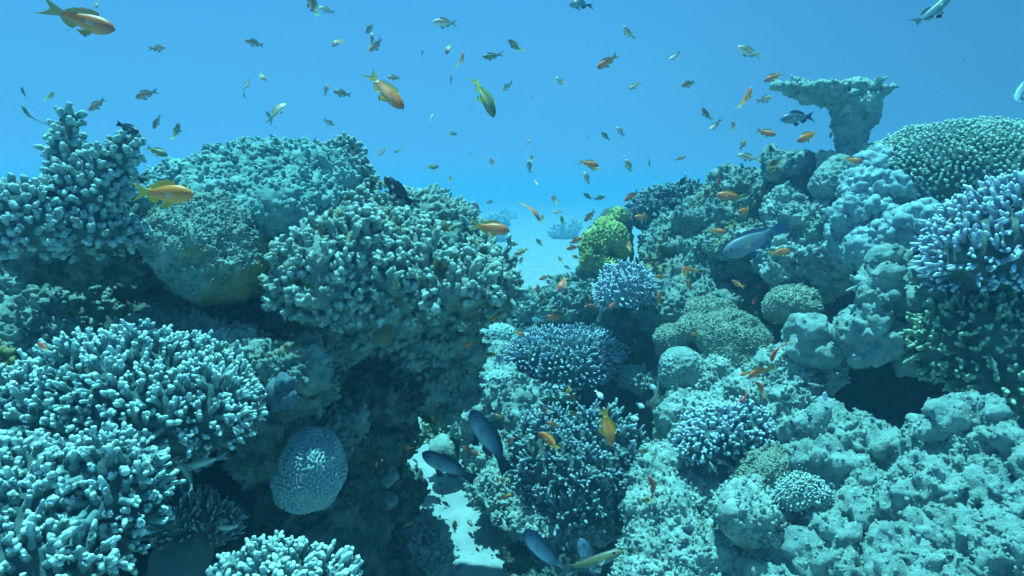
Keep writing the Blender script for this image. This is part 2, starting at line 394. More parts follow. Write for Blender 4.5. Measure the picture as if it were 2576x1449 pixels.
# ------------------------------------------------------------------ builders for rock and coral
ROUGH = [('fbm', .09, .020), ('pit', .035, .014), ('ridge', .03, .006), ('fine', .012, .004)]
def solid(name, label, cat, blobs, m, dsp=ROUGH, k=.05, low=(.025, .14), vox=None, seed=1, nubs=None, group=None):
    V, F = body(blobs, vox, k, low, dsp, seed)
    if nubs:
        n_, l_, r_ = nubs[:3]; rs = np.random.RandomState(seed+5)
        N = normals(V, F); ok = (N[:, 2] > (nubs[3] if len(nubs) > 3 else -.3))
        ids = rs.choice(np.where(ok)[0], min(n_, ok.sum()), replace=False)
        D = N[ids]+np.array([0, 0, .35])+rs.normal(0, .35, (len(ids), 3))
        ll = l_*rs.uniform(.4, 1.3, len(ids)); rr = r_*rs.uniform(.6, 1.4, len(ids))
        v2, f2, _ = tubes(V[ids]-N[ids]*r_*.5, D, ll, rr, rr*.75, rs.normal(0, l_*.25, (len(ids), 3)), 4, 6, .45, rs)
        F = np.vstack([F, f2+len(V)]); V = np.vstack([V, v2])
    c = base_of(V)
    o = link(name, new_mesh(name, V-c, F, m), c); tag(o, label, cat, group)
    return o

def branching(name, label, cat, blobs, m, mbase, Lm, r, spacing, parts=90, k=2, spread=.8, bias=(0, 0, .5), rough=.28, face=-.25, seed=1, low=(.012, .1), kk=.05, dsp=(('fbm', .05, .010), ('fine', .014, .005)), minz=-.35, group=None, vox=None, part='branch', rings=6, sides=8, lvar=.25, taper=.72, side=.55, nmax=1500, jit=.14):
    """a coral colony: its rough foot, and fingers all over it that are joined into branches (each branch one part)"""
    V, F = body(blobs, vox, kk, low, dsp, seed); Lm *= DS; r *= DS; spacing *= DS
    rs = np.random.RandomState(seed); N = normals(V, F)
    c = base_of(V); root = empty(name, c); tag(root, label, cat, group)
    link('base', new_mesh('base', V-c, F, mbase), (0, 0, 0), root)
    toc = -V/np.linalg.norm(V, axis=1, keepdims=True)
    ok = ((N*toc).sum(1) > face) & (N[:, 2] > minz)
    ids = poisson(V, N, spacing, nmax, ok, rs); n = len(ids)
    B0 = V[ids]; D0 = N[ids]+np.array(bias)+rs.normal(0, jit, (n, 3)); D0 /= np.linalg.norm(D0, axis=1, keepdims=True)
    L0 = Lm*rs.uniform(1-lvar, 1+lvar, n); r0 = r*rs.uniform(.82, 1.18, n)
    Bs, Ds, Ls, Ra, Rb, ow = [B0-D0*r*.8], [D0], [L0], [r0*1.12], [r0*taper], [np.arange(n)]
    for j in range(k):
        t = rs.uniform(.15, .68, n); v = rs.normal(0, 1, (n, 3)); v -= D0*(v*D0).sum(1, keepdims=True); v /= np.linalg.norm(v, axis=1, keepdims=True)
        dd = D0+v*(spread*rs.uniform(.6, 1.3, n))[:, None]+np.array([0, 0, .2])
        Bs.append(B0+D0*(L0*t*.9)[:, None]+v*(r0*.35)[:, None]); Ds.append(dd/np.linalg.norm(dd, axis=1, keepdims=True))
        Ls.append(L0*side*rs.uniform(.6, 1.25, n)*(1-.3*t)); Ra.append(r0*rs.uniform(.75, .95, n)); Rb.append(r0*taper*rs.uniform(.75, 1., n)); ow.append(np.arange(n))
    ow = np.concatenate(ow); Bs, Ds, Ls, Ra, Rb = [np.concatenate(x) for x in (Bs, Ds, Ls, Ra, Rb)]
    cen = rs.permutation(n)[:parts]                                   # fingers that grow together make one branch
    for _ in range(3):
        lab = np.argmin(((B0[:, None]-B0[cen][None])**2).sum(2), 1) if _ == 0 else np.argmin(((B0[:, None]-cc[None])**2).sum(2), 1)
        cc = np.array([B0[lab == q].mean(0) if (lab == q).any() else B0[cen[q]] for q in range(len(cen))])
    v, f, t = tubes(Bs, Ds, Ls, Ra, Rb, rs.normal(0, 1, (len(Bs), 3))*(Ls*.10)[:, None], rings, sides, rough, rs)
    nv = rings*sides; nf = len(f)//len(Bs); f = f.reshape(len(Bs), nf, 4); v = v.reshape(len(Bs), nv, 3); t = t.reshape(len(Bs), nv)
    for q in range(len(cen)):
        s = np.where(lab[ow] == q)[0]
        if len(s) == 0: continue
        ff = (f[s]-(s*nv)[:, None, None]+(np.arange(len(s))*nv)[:, None, None]).reshape(-1, 4)
        link(part, new_mesh(part, v[s].reshape(-1, 3)-c, ff, m, tip=t[s].ravel()), (0, 0, 0), root)
    return root

def turing(V, F, n1, n2, it, seed):
    e = np.vstack([F[:, [0, 1]], F[:, [1, 2]], F[:, [2, 3]], F[:, [3, 0]]]); n = len(V)
    i = np.concatenate([e[:, 0], e[:, 1]]); j = np.concatenate([e[:, 1], e[:, 0]])
    deg = np.bincount(i, minlength=n)
    def blur(x, m):
        for _ in range(m): x = .35*x+.65*np.bincount(i, x[j], n)/deg
        return x
    x = np.random.RandomState(seed).normal(0, 1, n)
    for _ in range(it):
        a = blur(x, n1); b = blur(a, n2); x = a-b; x = np.tanh(2.2*x/x.std())
    return blur(x, 1)
def brain(name, label, blobs, m, vox, amp, n1=1, n2=5, it=14, seed=1, cat='brain coral', low=(.006, .1)):
    V, F = sdf_blobs(blobs, vox, .03, low[0], low[1], seed); N = normals(V, F)
    x = turing(V, F, n1, n2, it, seed); V = to_world(V+N*(amp*x)[:, None]); F = F[:, ::-1]
    c = base_of(V); o = link(name, new_mesh(name, V-c, F, m, tip=np.clip(.5+.5*x, 0, 1)), c); tag(o, label, cat)
    return o
# ================================================================== LEFT REEF HEAD
ROUGH2 = [('fbm', .07, .024), ('pit', .04, .022), ('pit', .017, .008), ('ridge', .025, .010), ('knob', .022, .006), ('fine', .010, .006)]
DS = 0.8
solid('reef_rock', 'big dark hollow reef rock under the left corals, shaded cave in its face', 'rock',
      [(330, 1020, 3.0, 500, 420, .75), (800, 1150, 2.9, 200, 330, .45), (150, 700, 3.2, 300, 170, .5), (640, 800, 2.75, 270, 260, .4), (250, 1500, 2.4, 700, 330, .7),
       (300, 760, 2.35, 150, 70, .35, 0, True), (550, 1240, 2.35, 140, 110, .62, 0, True)], M['rockshaded'], ROUGH2, k=.12, low=(.05, .25), vox=.016, seed=3)
# knobbly dome coral with its bulging lobes
DS = 0.8
solid('dome_coral', 'large grey-green knobbly dome coral on top of the left reef head', 'coral',
      [(640, 555, 2.65, 240, 150, .40), (690, 450, 2.6, 110, 72, .2), (500, 515, 2.5, 110, 80, .2), (620, 490, 2.45, 100, 64, .16), (765, 455, 2.6, 85, 80, .18),
       (445, 455, 2.75, 65, 34, .12), (575, 435, 2.75, 90, 38, .14), (760, 540, 2.45, 110, 90, .2), (690, 545, 2.3, 90, 80, .14), (820, 500, 2.6, 80, 110, .15)],
      M['dome'], [('knob', .024, .013), ('knob', .06, .010), ('fbm', .10, .014), ('fine', .008, .003)], k=.03, low=(.018, .10), vox=.0065, seed=5, nubs=(3800, .013, .0078, -.5))
branching('knob_coral', 'dark stubby knob coral on the right shoulder of the big dome coral', 'coral',
          [(860, 425, 2.6, 45, 65, .07), (900, 470, 2.6, 28, 40, .05), (925, 490, 2.6, 16, 45, .04), (800, 395, 2.62, 22, 30, .05)], M['bush'], M['rockshaded'], .030, .011, .024, 40, 2, .7, (.1, 0, .3), .4, seed=6, minz=-.8)
solid('turf_boulder', 'rounded turf-covered boulder with yellow patches below the dome coral', 'boulder',
      [(545, 640, 2.25, 140, 105, .24), (470, 590, 2.2, 75, 60, .14), (620, 600, 2.25, 80, 75, .15), (560, 690, 2.2, 110, 55, .18), (535, 555, 2.3, 120, 40, .14)],
      M['boulder'], [('fbm', .08, .018), ('pit', .045, .012), ('fine', .014, .006), ('knob', .014, .004)], k=.06, low=(.02, .13), vox=.0065, seed=8, nubs=(5000, .008, .004))
# ragged dead branching coral, the centre of the left head
solid('reef_rock', 'overhanging pitted rock wall carrying the ragged branching coral', 'rock',
      [(960, 790, 2.5, 250, 110, .32), (1040, 690, 2.45, 200, 150, .3), (880, 720, 2.45, 170, 150, .26), (1000, 900, 2.75, 190, 90, .25), (1090, 890, 2.75, 100, 100, .22), (1110, 985, 2.8, 70, 35, .15), (1190, 720, 2.5, 90, 75, .2), (940, 975, 2.85, 110, 50, .2),
       (1000, 850, 2.12, 26, 20, .08, 0, True)],
      M['rock'], ROUGH2, k=.05, low=(.055, .13), vox=.009, seed=9, nubs=(2600, .026, .010, -.8))
branching('branching_coral', 'ragged grey branching coral with blunt broken tips filling the left head', 'coral',
          [(965, 700, 2.28, 205, 105, .25), (840, 725, 2.22, 105, 85, .18), (1105, 690, 2.33, 145, 85, .2), (985, 620, 2.36, 105, 62, .18), (1205, 705, 2.36, 70, 62, .12), (900, 800, 2.2, 110, 50, .14), (760, 730, 2.2, 50, 55, .1)],
          M['bush'], M['rock'], .052, .0108, .030, 98, 3, 1.0, (-.05, -.12, .40), .75, seed=10, minz=-.55, low=(.06, .13), rings=7, vox=.011, lvar=.55, jit=.35, taper=.85)
branching('branching_coral', 'small ragged coral crown just left of the pale summit rock', 'coral',
          [(905, 545, 2.5, 60, 50, .1), (860, 600, 2.4, 60, 40, .1)], M['bush'], M['rock'], .045, .011, .030, 30, 3, .9, (0, -.1, .4), .6, seed=12)
solid('reef_rock', 'pale crumbly summit rock behind the ragged branching coral', 'rock',
      [(1060, 575, 2.8, 105, 72, .2), (1125, 615, 2.75, 70, 80, .18), (1010, 555, 2.8, 60, 40, .12), (1180, 640, 2.7, 60, 60, .14), (1090, 505, 2.85, 35, 18, .06)], M['rockpale'], ROUGH2, seed=13, low=(.03, .1), nubs=(1400, .022, .009))
# column coral at the far left
DS = 1
branching('column_coral', 'tall knobbly finger-coral column standing against the open water', 'coral',
          [(182, 320, 1.55, 16, 40, .025), (178, 410, 1.55, 36, 70, .05), (205, 500, 1.55, 66, 70, .08), (262, 450, 1.55, 30, 60, .05), (312, 375, 1.57, 8, 26, .015), (305, 430, 1.57, 12, 40, .02), (230, 590, 1.6, 120, 40, .12)],
          M['column'], M['rockshaded'], .027, .0068, .0172, 90, 3, .9, (-.05, -.05, .30), .42, seed=14, minz=-.7, low=(.012, .07), vox=.008, rings=9, sides=8, side=.45, taper=.85)
branching('column_coral', 'low bushy finger-coral lobe at the left photo edge beside the column', 'coral',
          [(60, 500, 1.45, 40, 34, .05), (20, 560, 1.45, 75, 40, .08), (90, 590, 1.45, 50, 40, .07), (40, 620, 1.5, 90, 26, .08)],
          M['column'], M['rockshaded'], .027, .0068, .0172, 80, 3, .9, (-.1, -.05, .25), .42, seed=15, minz=-.7, low=(.012, .07), vox=.008, rings=9, sides=8, side=.45, taper=.85)
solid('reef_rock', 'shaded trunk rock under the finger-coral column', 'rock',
      [(240, 640, 1.75, 140, 45, .18), (310, 600, 1.85, 70, 70, .16), (350, 520, 2.0, 50, 80, .15), (140, 645, 1.7, 90, 25, .12)], M['rockshaded'], ROUGH2, seed=16, low=(.02, .1), nubs=(600, .02, .008))
DS = 1
solid('reef_rock', 'knobbly sunlit rock shelf at the left edge under the sand gap', 'rock',
      [(60, 760, 1.95, 150, 105, .22), (170, 800, 1.95, 90, 110, .2), (10, 900, 1.8, 160, 110, .2), (200, 880, 1.9, 80, 60, .15)], M['boulder'], ROUGH2, seed=17, low=(.03, .12), nubs=(1000, .016, .009))
DS = .9
solid('reef_rock', 'smooth grey ledge in the shade between boulder and finger coral', 'rock',
      [(480, 810, 2.15, 170, 42, .2), (400, 850, 2.0, 120, 55, .16), (620, 830, 2.2, 90, 40, .15)], M['rock'], ROUGH, seed=18, nubs=(600, .012, .008))
DS = 1
solid('reef_rock', 'bright rubble rock at the upper right of the pale finger coral', 'rock',
      [(570, 890, 1.75, 105, 70, .14), (500, 850, 1.8, 70, 40, .1), (650, 910, 1.7, 50, 45, .1), (620, 960, 1.6, 70, 60, .12)], M['rockpale'], ROUGH2, seed=19, nubs=(1200, .014, .007))
DS = 1
solid('reef_rock', 'rock with yellow algae between finger coral and dark overhang', 'rock',
      [(745, 925, 1.62, 60, 40, .09), (778, 985, 1.72, 60, 50, .10), (700, 1050, 1.75, 60, 60, .10), (845, 1080, 1.85, 60, 60, .12), (660, 1120, 1.85, 60, 80, .12)], M['rock'], ROUGH2, seed=20, nubs=(1000, .014, .007))
DS = 0.93
solid('sponge', 'blue-grey rounded sponge on the rock right of the pale finger coral', 'sponge',
      [(718, 965, 1.52, 22, 18, .025), (730, 1000, 1.52, 22, 24, .025), (706, 1008, 1.54, 22, 24, .025), (692, 985, 1.54, 12, 14, .02)], M['sponge'], [('knob', .02, .007), ('fbm', .03, .008), ('pit', .02, .008), ('fine', .008, .003)], k=.012, low=(.008, .05), vox=.005, seed=21)
DS = 0.8
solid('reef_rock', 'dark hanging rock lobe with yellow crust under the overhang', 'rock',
      [(950, 1005, 2.5, 75, 50, .13), (1010, 1010, 2.55, 42, 46, .12), (880, 960, 2.55, 90, 60, .16), (970, 1080, 2.7, 48, 80, .16), (910, 1110, 2.7, 80, 110, .2)], M['rockshaded'], ROUGH2, seed=22, low=(.025, .1), nubs=(600, .014, .007))
# foreground left corals
DS = 1
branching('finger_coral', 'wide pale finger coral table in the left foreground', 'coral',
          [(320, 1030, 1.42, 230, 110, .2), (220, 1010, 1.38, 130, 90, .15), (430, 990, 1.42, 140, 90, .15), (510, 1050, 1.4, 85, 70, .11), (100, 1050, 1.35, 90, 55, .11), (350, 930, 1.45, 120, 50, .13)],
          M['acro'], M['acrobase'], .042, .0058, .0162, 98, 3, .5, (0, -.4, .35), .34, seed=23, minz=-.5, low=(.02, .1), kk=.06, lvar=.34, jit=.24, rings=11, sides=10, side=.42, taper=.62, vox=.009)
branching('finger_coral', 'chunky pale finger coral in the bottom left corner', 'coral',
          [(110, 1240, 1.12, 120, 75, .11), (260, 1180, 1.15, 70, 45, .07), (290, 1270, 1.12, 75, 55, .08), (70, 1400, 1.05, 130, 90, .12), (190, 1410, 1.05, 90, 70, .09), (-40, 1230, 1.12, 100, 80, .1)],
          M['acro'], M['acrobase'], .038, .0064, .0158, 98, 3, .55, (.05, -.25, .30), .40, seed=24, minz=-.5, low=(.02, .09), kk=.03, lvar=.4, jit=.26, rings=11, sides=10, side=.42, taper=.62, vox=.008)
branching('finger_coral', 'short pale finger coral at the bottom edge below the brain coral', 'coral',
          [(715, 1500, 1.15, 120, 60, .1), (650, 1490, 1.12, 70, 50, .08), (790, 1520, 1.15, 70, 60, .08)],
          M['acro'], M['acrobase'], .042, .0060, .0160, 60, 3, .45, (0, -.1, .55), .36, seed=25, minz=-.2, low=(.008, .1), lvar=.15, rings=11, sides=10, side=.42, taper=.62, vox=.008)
solid('reef_rock', 'rock pedestal below the bottom left finger corals', 'rock',
      [(100, 1900, 1.5, 500, 420, .4), (200, 1360, 1.7, 190, 230, .2), (700, 1900, 1.6, 320, 380, .3)], M['rockshaded'], ROUGH, seed=26, low=(.03, .15), vox=.012, k=.1)
brain('brain_coral', 'grey-blue brain coral dome beside the dark cave mouth', [(790, 1152, 1.60, 70, 66, .085, 12), (808, 1200, 1.60, 62, 50, .08), (752, 1205, 1.60, 56, 44, .07, 15), (775, 1240, 1.64, 70, 30, .08)], M['brainblue'], .0025, .0042, 1, 7, 14, 27, low=(.012, .10))
solid('reef_rock', 'dim rock under the grey brain coral reaching the sand', 'rock',
      [(760, 1300, 1.9, 140, 90, .16), (850, 1390, 2.0, 110, 160, .2), (660, 1390, 1.9, 120, 110, .2), (860, 1250, 2.05, 60, 110, .14), (900, 1560, 2.1, 190, 170, .25)], M['rockshaded'], ROUGH2, seed=28, nubs=(600, .012, .006))
solid('leather_coral', 'smooth dim grey-green leather sheet low in the cave', 'coral',
      [(465, 1400, 1.45, 60, 75, .05, 10), (430, 1420, 1.45, 50, 60, .05)], M['clam'], [('fbm', .05, .006)], k=.03, low=(.006, .06), vox=.006, seed=29)
branching('bristle_coral', 'dim bristly grey coral mound on the cave floor', 'coral',
          [(440, 1300, 1.5, 90, 50, .08), (520, 1330, 1.55, 70, 40, .07)], M['thicket'], M['rockshaded'], .030, .0032, .013, 40, 1, .5, (0, -.1, .5), .2, seed=30)

# ================================================================== SAND CHANNEL AND MIDDLE
solid('reef_rock', 'dark rounded rock beside the sand channel left bank', 'rock',
      [(955, 1265, 2.35, 80, 68, .18), (1005, 1250, 2.4, 42, 52, .12), (950, 1220, 2.3, 50, 60, .14), (970, 1340, 2.4, 80, 50, .18)], M['rockshaded'], ROUGH2, seed=31, nubs=(500, .016, .008))
solid('honeycomb_coral', 'small honeycomb coral plate on the dark rock', 'coral',
      [(962, 1262, 2.12, 36, 20, .04, 8), (925, 1275, 2.12, 20, 18, .03)], M['porites'], [('cell', .016, .007)], k=.02, low=(.004, .06), vox=.005, seed=32)
solid('lobe_coral', 'small clump of rounded lobes on top of the dark rock', 'coral',
      [(968, 1182, 2.2, 26, 18, .03), (985, 1200, 2.18, 18, 14, .025), (950, 1200, 2.18, 20, 16, .025), (966, 1215, 2.16, 22, 13, .025)], M['porites'], [('knob', .02, .008)], k=.012, low=(.003, .05), vox=.005, seed=33)
solid('reef_rock', 'pale rubble mound at the bottom of the sand channel', 'rock',
      [(1020, 1380, 2.35, 80, 42, .16), (960, 1420, 2.3, 70, 40, .14), (1085, 1350, 2.4, 36, 26, .1), (1070, 1430, 2.3, 50, 40, .14)], M['rockpale'], ROUGH2, seed=34, low=(.03, .09), nubs=(1400, .018, .008))
branching('bush_coral', 'little pale bush coral at the head of the sand channel', 'coral',
          [(1110, 1055, 3.15, 45, 34, .07), (1120, 1090, 3.15, 34, 22, .06)], M['acrogreen'], M['rock'], .030, .0060, .019, 20, 2, .6, (-.1, -.2, .3), .25, seed=35)
branching('bush_coral', 'little fan of fingers beside the dark left bank of the channel', 'coral',
          [(1045, 1105, 2.9, 42, 22, .06, 25)], M['acrogreen'], M['rockshaded'], .030, .0055, .018, 15, 2, .6, (-.2, -.2, .4), .25, seed=36)
solid('rock', 'smooth olive stone standing in the sand by the little bush coral', 'rock',
      [(1118, 1125, 3.05, 36, 34, .09), (1118, 1150, 3.05, 38, 24, .09)], M['boulder'], [('fbm', .05, .005), ('fine', .012, .002)], k=.04, low=(.006, .08), seed=37)
solid('reef_rock', 'lumpy mid-reef rock with many knobs below the two brain corals', 'rock',
      [(1240, 1010, 3.15, 75, 80, .2), (1190, 1070, 3.05, 42, 70, .15), (1310, 1050, 3.1, 80, 80, .2), (1260, 1150, 3.0, 90, 80, .2), (1225, 1190, 2.95, 45, 50, .15), (1260, 930, 3.4, 80, 60, .2), (1350, 960, 3.4, 80, 60, .2), (1180, 900, 3.5, 60, 60, .15)],
      M['porites'], [('knob', .06, .022), ('fbm', .06, .02), ('pit', .04, .014), ('fine', .014, .005)], seed=38, low=(.03, .12), nubs=(1800, .018, .009))
brain('brain_coral', 'round cream brain coral, left one of the pair in mid reef', [(1258, 848, 3.55, 42, 34, .09), (1225, 868, 3.55, 40, 26, .09)], M['brain'], .0058, .0065, 1, 4, 14, 39)
brain('brain_coral', 'cream ridged brain coral tucked behind the blue finger dome', [(1350, 866, 3.65, 52, 34, .1), (1395, 858, 3.65, 40, 26, .09)], M['brain'], .0058, .0065, 1, 4, 14, 40)
brain('brain_coral', 'small pale brain coral near the foot of the lumpy mid-reef rock', [(1255, 955, 3.02, 34, 24, .05), (1225, 975, 3.02, 24, 18, .05)], M['brain'], .005, .006, 1, 4, 14, 41)
branching('finger_coral', 'blue-grey dome of fine fingers in the middle of the reef', 'coral',
          [(1415, 900, 3.25, 125, 62, .2), (1360, 900, 3.2, 75, 50, .13), (1480, 890, 3.3, 75, 48, .14), (1430, 945, 3.15, 85, 40, .12)], M['acroblue'], M['acrobase'], .040, .0064, .0190, 95, 1, .55, (0, -.3, .25), .22, seed=42, minz=-.45, low=(.008, .12), vox=.012)
branching('finger_coral', 'small pale finger clump under the blue-grey finger dome', 'coral',
          [(1395, 995, 3.05, 52, 20, .07)], M['acro'], M['rock'], .030, .0064, .019, 20, 2, .7, (0, -.3, .2), .25, seed=43, minz=-.7)
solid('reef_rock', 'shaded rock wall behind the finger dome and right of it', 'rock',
      [(1500, 1000, 3.6, 180, 110, .3), (1600, 900, 3.7, 130, 110, .3), (1420, 860, 4.0, 190, 90, .25), (1620, 800, 3.75, 120, 70, .25)], M['rockshaded'], ROUGH2, seed=44, low=(.04, .14), vox=.014, nubs=(1200, .02, .01))
solid('reef_rock', 'ragged leafy rock crest under the orange fish in mid reef', 'rock',
      [(1440, 775, 4.0, 95, 55, .22), (1370, 800, 4.0, 70, 45, .2), (1490, 740, 4.0, 50, 40, .14), (1290, 785, 4.1, 55, 48, .18), (1250, 800, 4.1, 34, 40, .14)], M['rock'], ROUGH2, seed=45, low=(.05, .09), vox=.012, nubs=(1800, .035, .012))
branching('thicket_coral', 'dark branching thicket of thin twigs in the lower middle', 'coral',
          [(1450, 1180, 2.62, 140, 100, .24), (1380, 1130, 2.6, 80, 60, .16), (1530, 1200, 2.6, 80, 90, .16), (1440, 1270, 2.55, 120, 50, .18), (1500, 1100, 2.65, 60, 40, .12)], M['thicket'], M['rockshaded'], .062, .0060, .027, 96, 5, 1.0, (0, -.2, .35), .4, seed=46, minz=-.7, low=(.04, .1), vox=.012, taper=1.0, lvar=.5, jit=.35, side=.5)
solid('reef_rock', 'bright crumbly dead coral slab in front of the twig thicket', 'rock',
      [(1375, 1310, 2.5, 90, 34, .14), (1300, 1292, 2.55, 45, 30, .10), (1430, 1330, 2.5, 80, 40, .13), (1245, 1230, 2.7, 40, 40, .11)], M['rockpale'], ROUGH2, seed=47, low=(.03, .08), nubs=(2600, .022, .008))
solid('reef_rock', 'low shaded rocks on the sand under the dead coral slab', 'rock',
      [(1380, 1420, 2.45, 90, 50, .17), (1450, 1430, 2.5, 110, 60, .2), (1540, 1330, 2.6, 60, 100, .18), (1460, 1520, 2.4, 160, 80, .2)], M['rockshaded'], ROUGH2, seed=48, low=(.03, .1), nubs=(1000, .02, .008))

# ================================================================== RIGHT REEF SLOPE
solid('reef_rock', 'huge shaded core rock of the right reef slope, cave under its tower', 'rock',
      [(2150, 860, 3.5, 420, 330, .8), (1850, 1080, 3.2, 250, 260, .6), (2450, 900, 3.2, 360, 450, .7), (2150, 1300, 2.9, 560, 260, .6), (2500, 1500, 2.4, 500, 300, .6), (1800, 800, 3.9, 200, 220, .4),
       (2260, 1010, 2.7, 230, 90, .55, 0, True)], M['rockshaded'], ROUGH2, k=.12, low=(.05, .25), vox=.018, seed=50)
branching('finger_coral', 'pale lilac cushion of fine fingers beside the yellow-green coral', 'coral',
          [(1570, 720, 3.15, 52, 46, .1), (1610, 735, 3.2, 30, 34, .08), (1540, 745, 3.1, 32, 28, .07)], M['acropurp'], M['acroblue'], .044, .0056, .0185, 50, 2, .75, (-.1, -.3, .25), .22, seed=51, minz=-.6, low=(.006, .1), vox=.011)
branching('finger_coral', 'dark finger coral crest at the top left of the right slope', 'coral',
          [(1690, 520, 3.9, 90, 40, .16), (1640, 540, 3.85, 55, 36, .12), (1740, 505, 3.9, 50, 36, .12)], M['thicket'], M['rockshaded'], .042, .0078, .025, 60, 2, .7, (-.1, -.1, .4), .3, seed=52, low=(.02, .1), vox=.014)
solid('reef_rock', 'upper left face of the right slope with hollows and ledges', 'rock',
      [(1720, 610, 3.75, 90, 80, .22), (1830, 560, 3.5, 110, 95, .24), (1800, 680, 3.45, 120, 80, .24), (1680, 680, 3.5, 70, 70, .18), (1900, 500, 3.4, 60, 60, .16), (1870, 620, 3.2, 90, 50, .16), (1760, 770, 3.2, 110, 60, .2), (1680, 780, 3.3, 60, 80, .16),
       (1790, 745, 3.0, 34, 18, .1, 0, True), (1690, 640, 3.35, 40, 24, .1, 0, True), (1880, 690, 2.95, 44, 22, .1, 0, True)],
      M['rock'], ROUGH2, seed=53, low=(.04, .12), vox=.0115, k=.04, nubs=(3000, .022, .010))
solid('reef_rock', 'bulging pale rock block below the big blue wrasse', 'rock',
      [(2000, 640, 2.95, 90, 70, .2), (2060, 600, 2.9, 60, 80, .18), (1960, 690, 2.9, 40, 24, .1), (2070, 690, 2.85, 50, 50, .14), (1990, 545, 3.0, 50, 50, .14)], M['rockpale'], ROUGH2, seed=54, low=(.04, .11), k=.04, nubs=(1800, .018, .009))
solid('reef_rock', 'blunt cracked rock head left of the mushroom pillar', 'rock',
      [(1980, 430, 3.2, 58, 42, .15), (1940, 395, 3.2, 20, 18, .05), (1985, 500, 3.2, 55, 45, .14), (1850, 470, 3.4, 60, 40, .12)], M['rock'], ROUGH2, seed=55, low=(.03, .1), nubs=(600, .014, .008))
# mushroom pillar
solid('pillar_coral', 'dead mushroom-shaped coral pillar with flat jagged top, tallest on the right', 'coral',
      [(2142, 375, 3.0, 31, 90, .09), (2134, 300, 3.0, 31, 50, .08), (2148, 268, 3.0, 48, 24, .11, 20), (2105, 250, 3.0, 50, 14, .11, -16), (2070, 228, 2.98, 62, 11, .12, -3), (2012, 222, 2.95, 50, 7, .07, -6), (1966, 219, 2.95, 22, 6, .04), (2130, 222, 3.0, 50, 9, .10), (2168, 288, 3.0, 34, 40, .09), (2178, 250, 3.0, 40, 17, .10, 25), (2210, 235, 3.0, 30, 6, .06, 14), (2004, 207, 2.95, 8, 8, .03), (2185, 222, 2.95, 22, 5, .05, 12), (2155, 220, 2.95, 14, 10, .05),
       (2120, 430, 3.0, 50, 46, .12), (2085, 420, 2.95, 24, 44, .07), (2190, 392, 3.0, 44, 14, .1)], M['rockpale'], [('fbm', .04, .010), ('pit', .03, .012), ('pit', .014, .006), ('ridge', .022, .008), ('fine', .01, .005)], k=.016, low=(.018, .05), vox=.0075, seed=56, nubs=(600, .010, .005))
solid('honeycomb_coral', 'honeycomb coral at the foot of the mushroom pillar', 'coral',
      [(2092, 462, 2.82, 46, 42, .1), (2105, 430, 2.85, 34, 34, .08)], M['porites'], [('cell', .028, .013)], k=.03, low=(.006, .08), vox=.0055, seed=57)
branching('table_coral', 'broad yellow-green dome of flat scaly branches at the upper right', 'coral',
          [(2400, 470, 2.75, 210, 150, .42), (2500, 480, 2.75, 180, 130, .4), (2330, 460, 2.7, 130, 120, .3), (2600, 560, 2.7, 160, 130, .3)], M['table'], M['acrobase'], .017, .0052, .0145, 98, 2, 1.1, (-.25, -.05, .5), .22, seed=58, low=(.012, .2), kk=.1, vox=.013, lvar=.1, nmax=3200)
def knob_arms(name, label, arms, m, seed, ks=.026, ka=.017):
    return solid(name, label, 'coral', arms, m, [('knob', ks, ka), ('fbm', .05, .010), ('fine', .009, .004)], k=.02, low=(.018, .05), vox=.006, seed=seed)
knob_arms('knob_coral', 'white knobby coral arms right of the mushroom pillar',
          [(2200, 420, 2.7, 60, 34, .1, 20), (2270, 410, 2.65, 50, 30, .08), (2170, 470, 2.65, 46, 40, .1), (2250, 480, 2.6, 70, 30, .1, -15), (2310, 450, 2.65, 42, 36, .08), (2330, 500, 2.6, 46, 24, .08, -30), (2180, 530, 2.6, 60, 40, .1), (2150, 560, 2.65, 60, 50, .12)], M['poriteswhite'], 59)
knob_arms('knob_coral', 'lower white knobby coral arms reaching towards the lilac coral',
          [(2260, 560, 2.5, 66, 30, .1, 12), (2330, 540, 2.45, 46, 30, .08), (2240, 600, 2.5, 60, 34, .1), (2190, 630, 2.55, 60, 44, .12), (2355, 575, 2.45, 28, 24, .06), (2130, 600, 2.7, 40, 70, .12)], M['poriteswhite'], 60)
branching('finger_coral', 'lilac finger coral fan at the right photo edge', 'coral',
          [(2540, 620, 1.95, 150, 130, .2), (2470, 640, 1.9, 95, 90, .12), (2420, 650, 1.88, 60, 40, .08), (2560, 540, 1.95, 90, 60, .12)], M['acropurp'], M['rockshaded'], .058, .0072, .0250, 95, 2, .7, (-.45, -.35, .15), .22, seed=61, minz=-.6, low=(.01, .1), vox=.010)
branching('finger_coral', 'shaded yellow-tipped finger coral under the lilac fan', 'coral',
          [(2520, 880, 1.95, 180, 120, .18), (2430, 850, 1.95, 100, 70, .1), (2560, 970, 1.85, 110, 60, .1)], M['acrogreen'], M['rockshaded'], .052, .0070, .0270, 90, 2, .75, (-.4, -.45, .1), .25, seed=62, minz=-.75, low=(.012, .1), vox=.010)
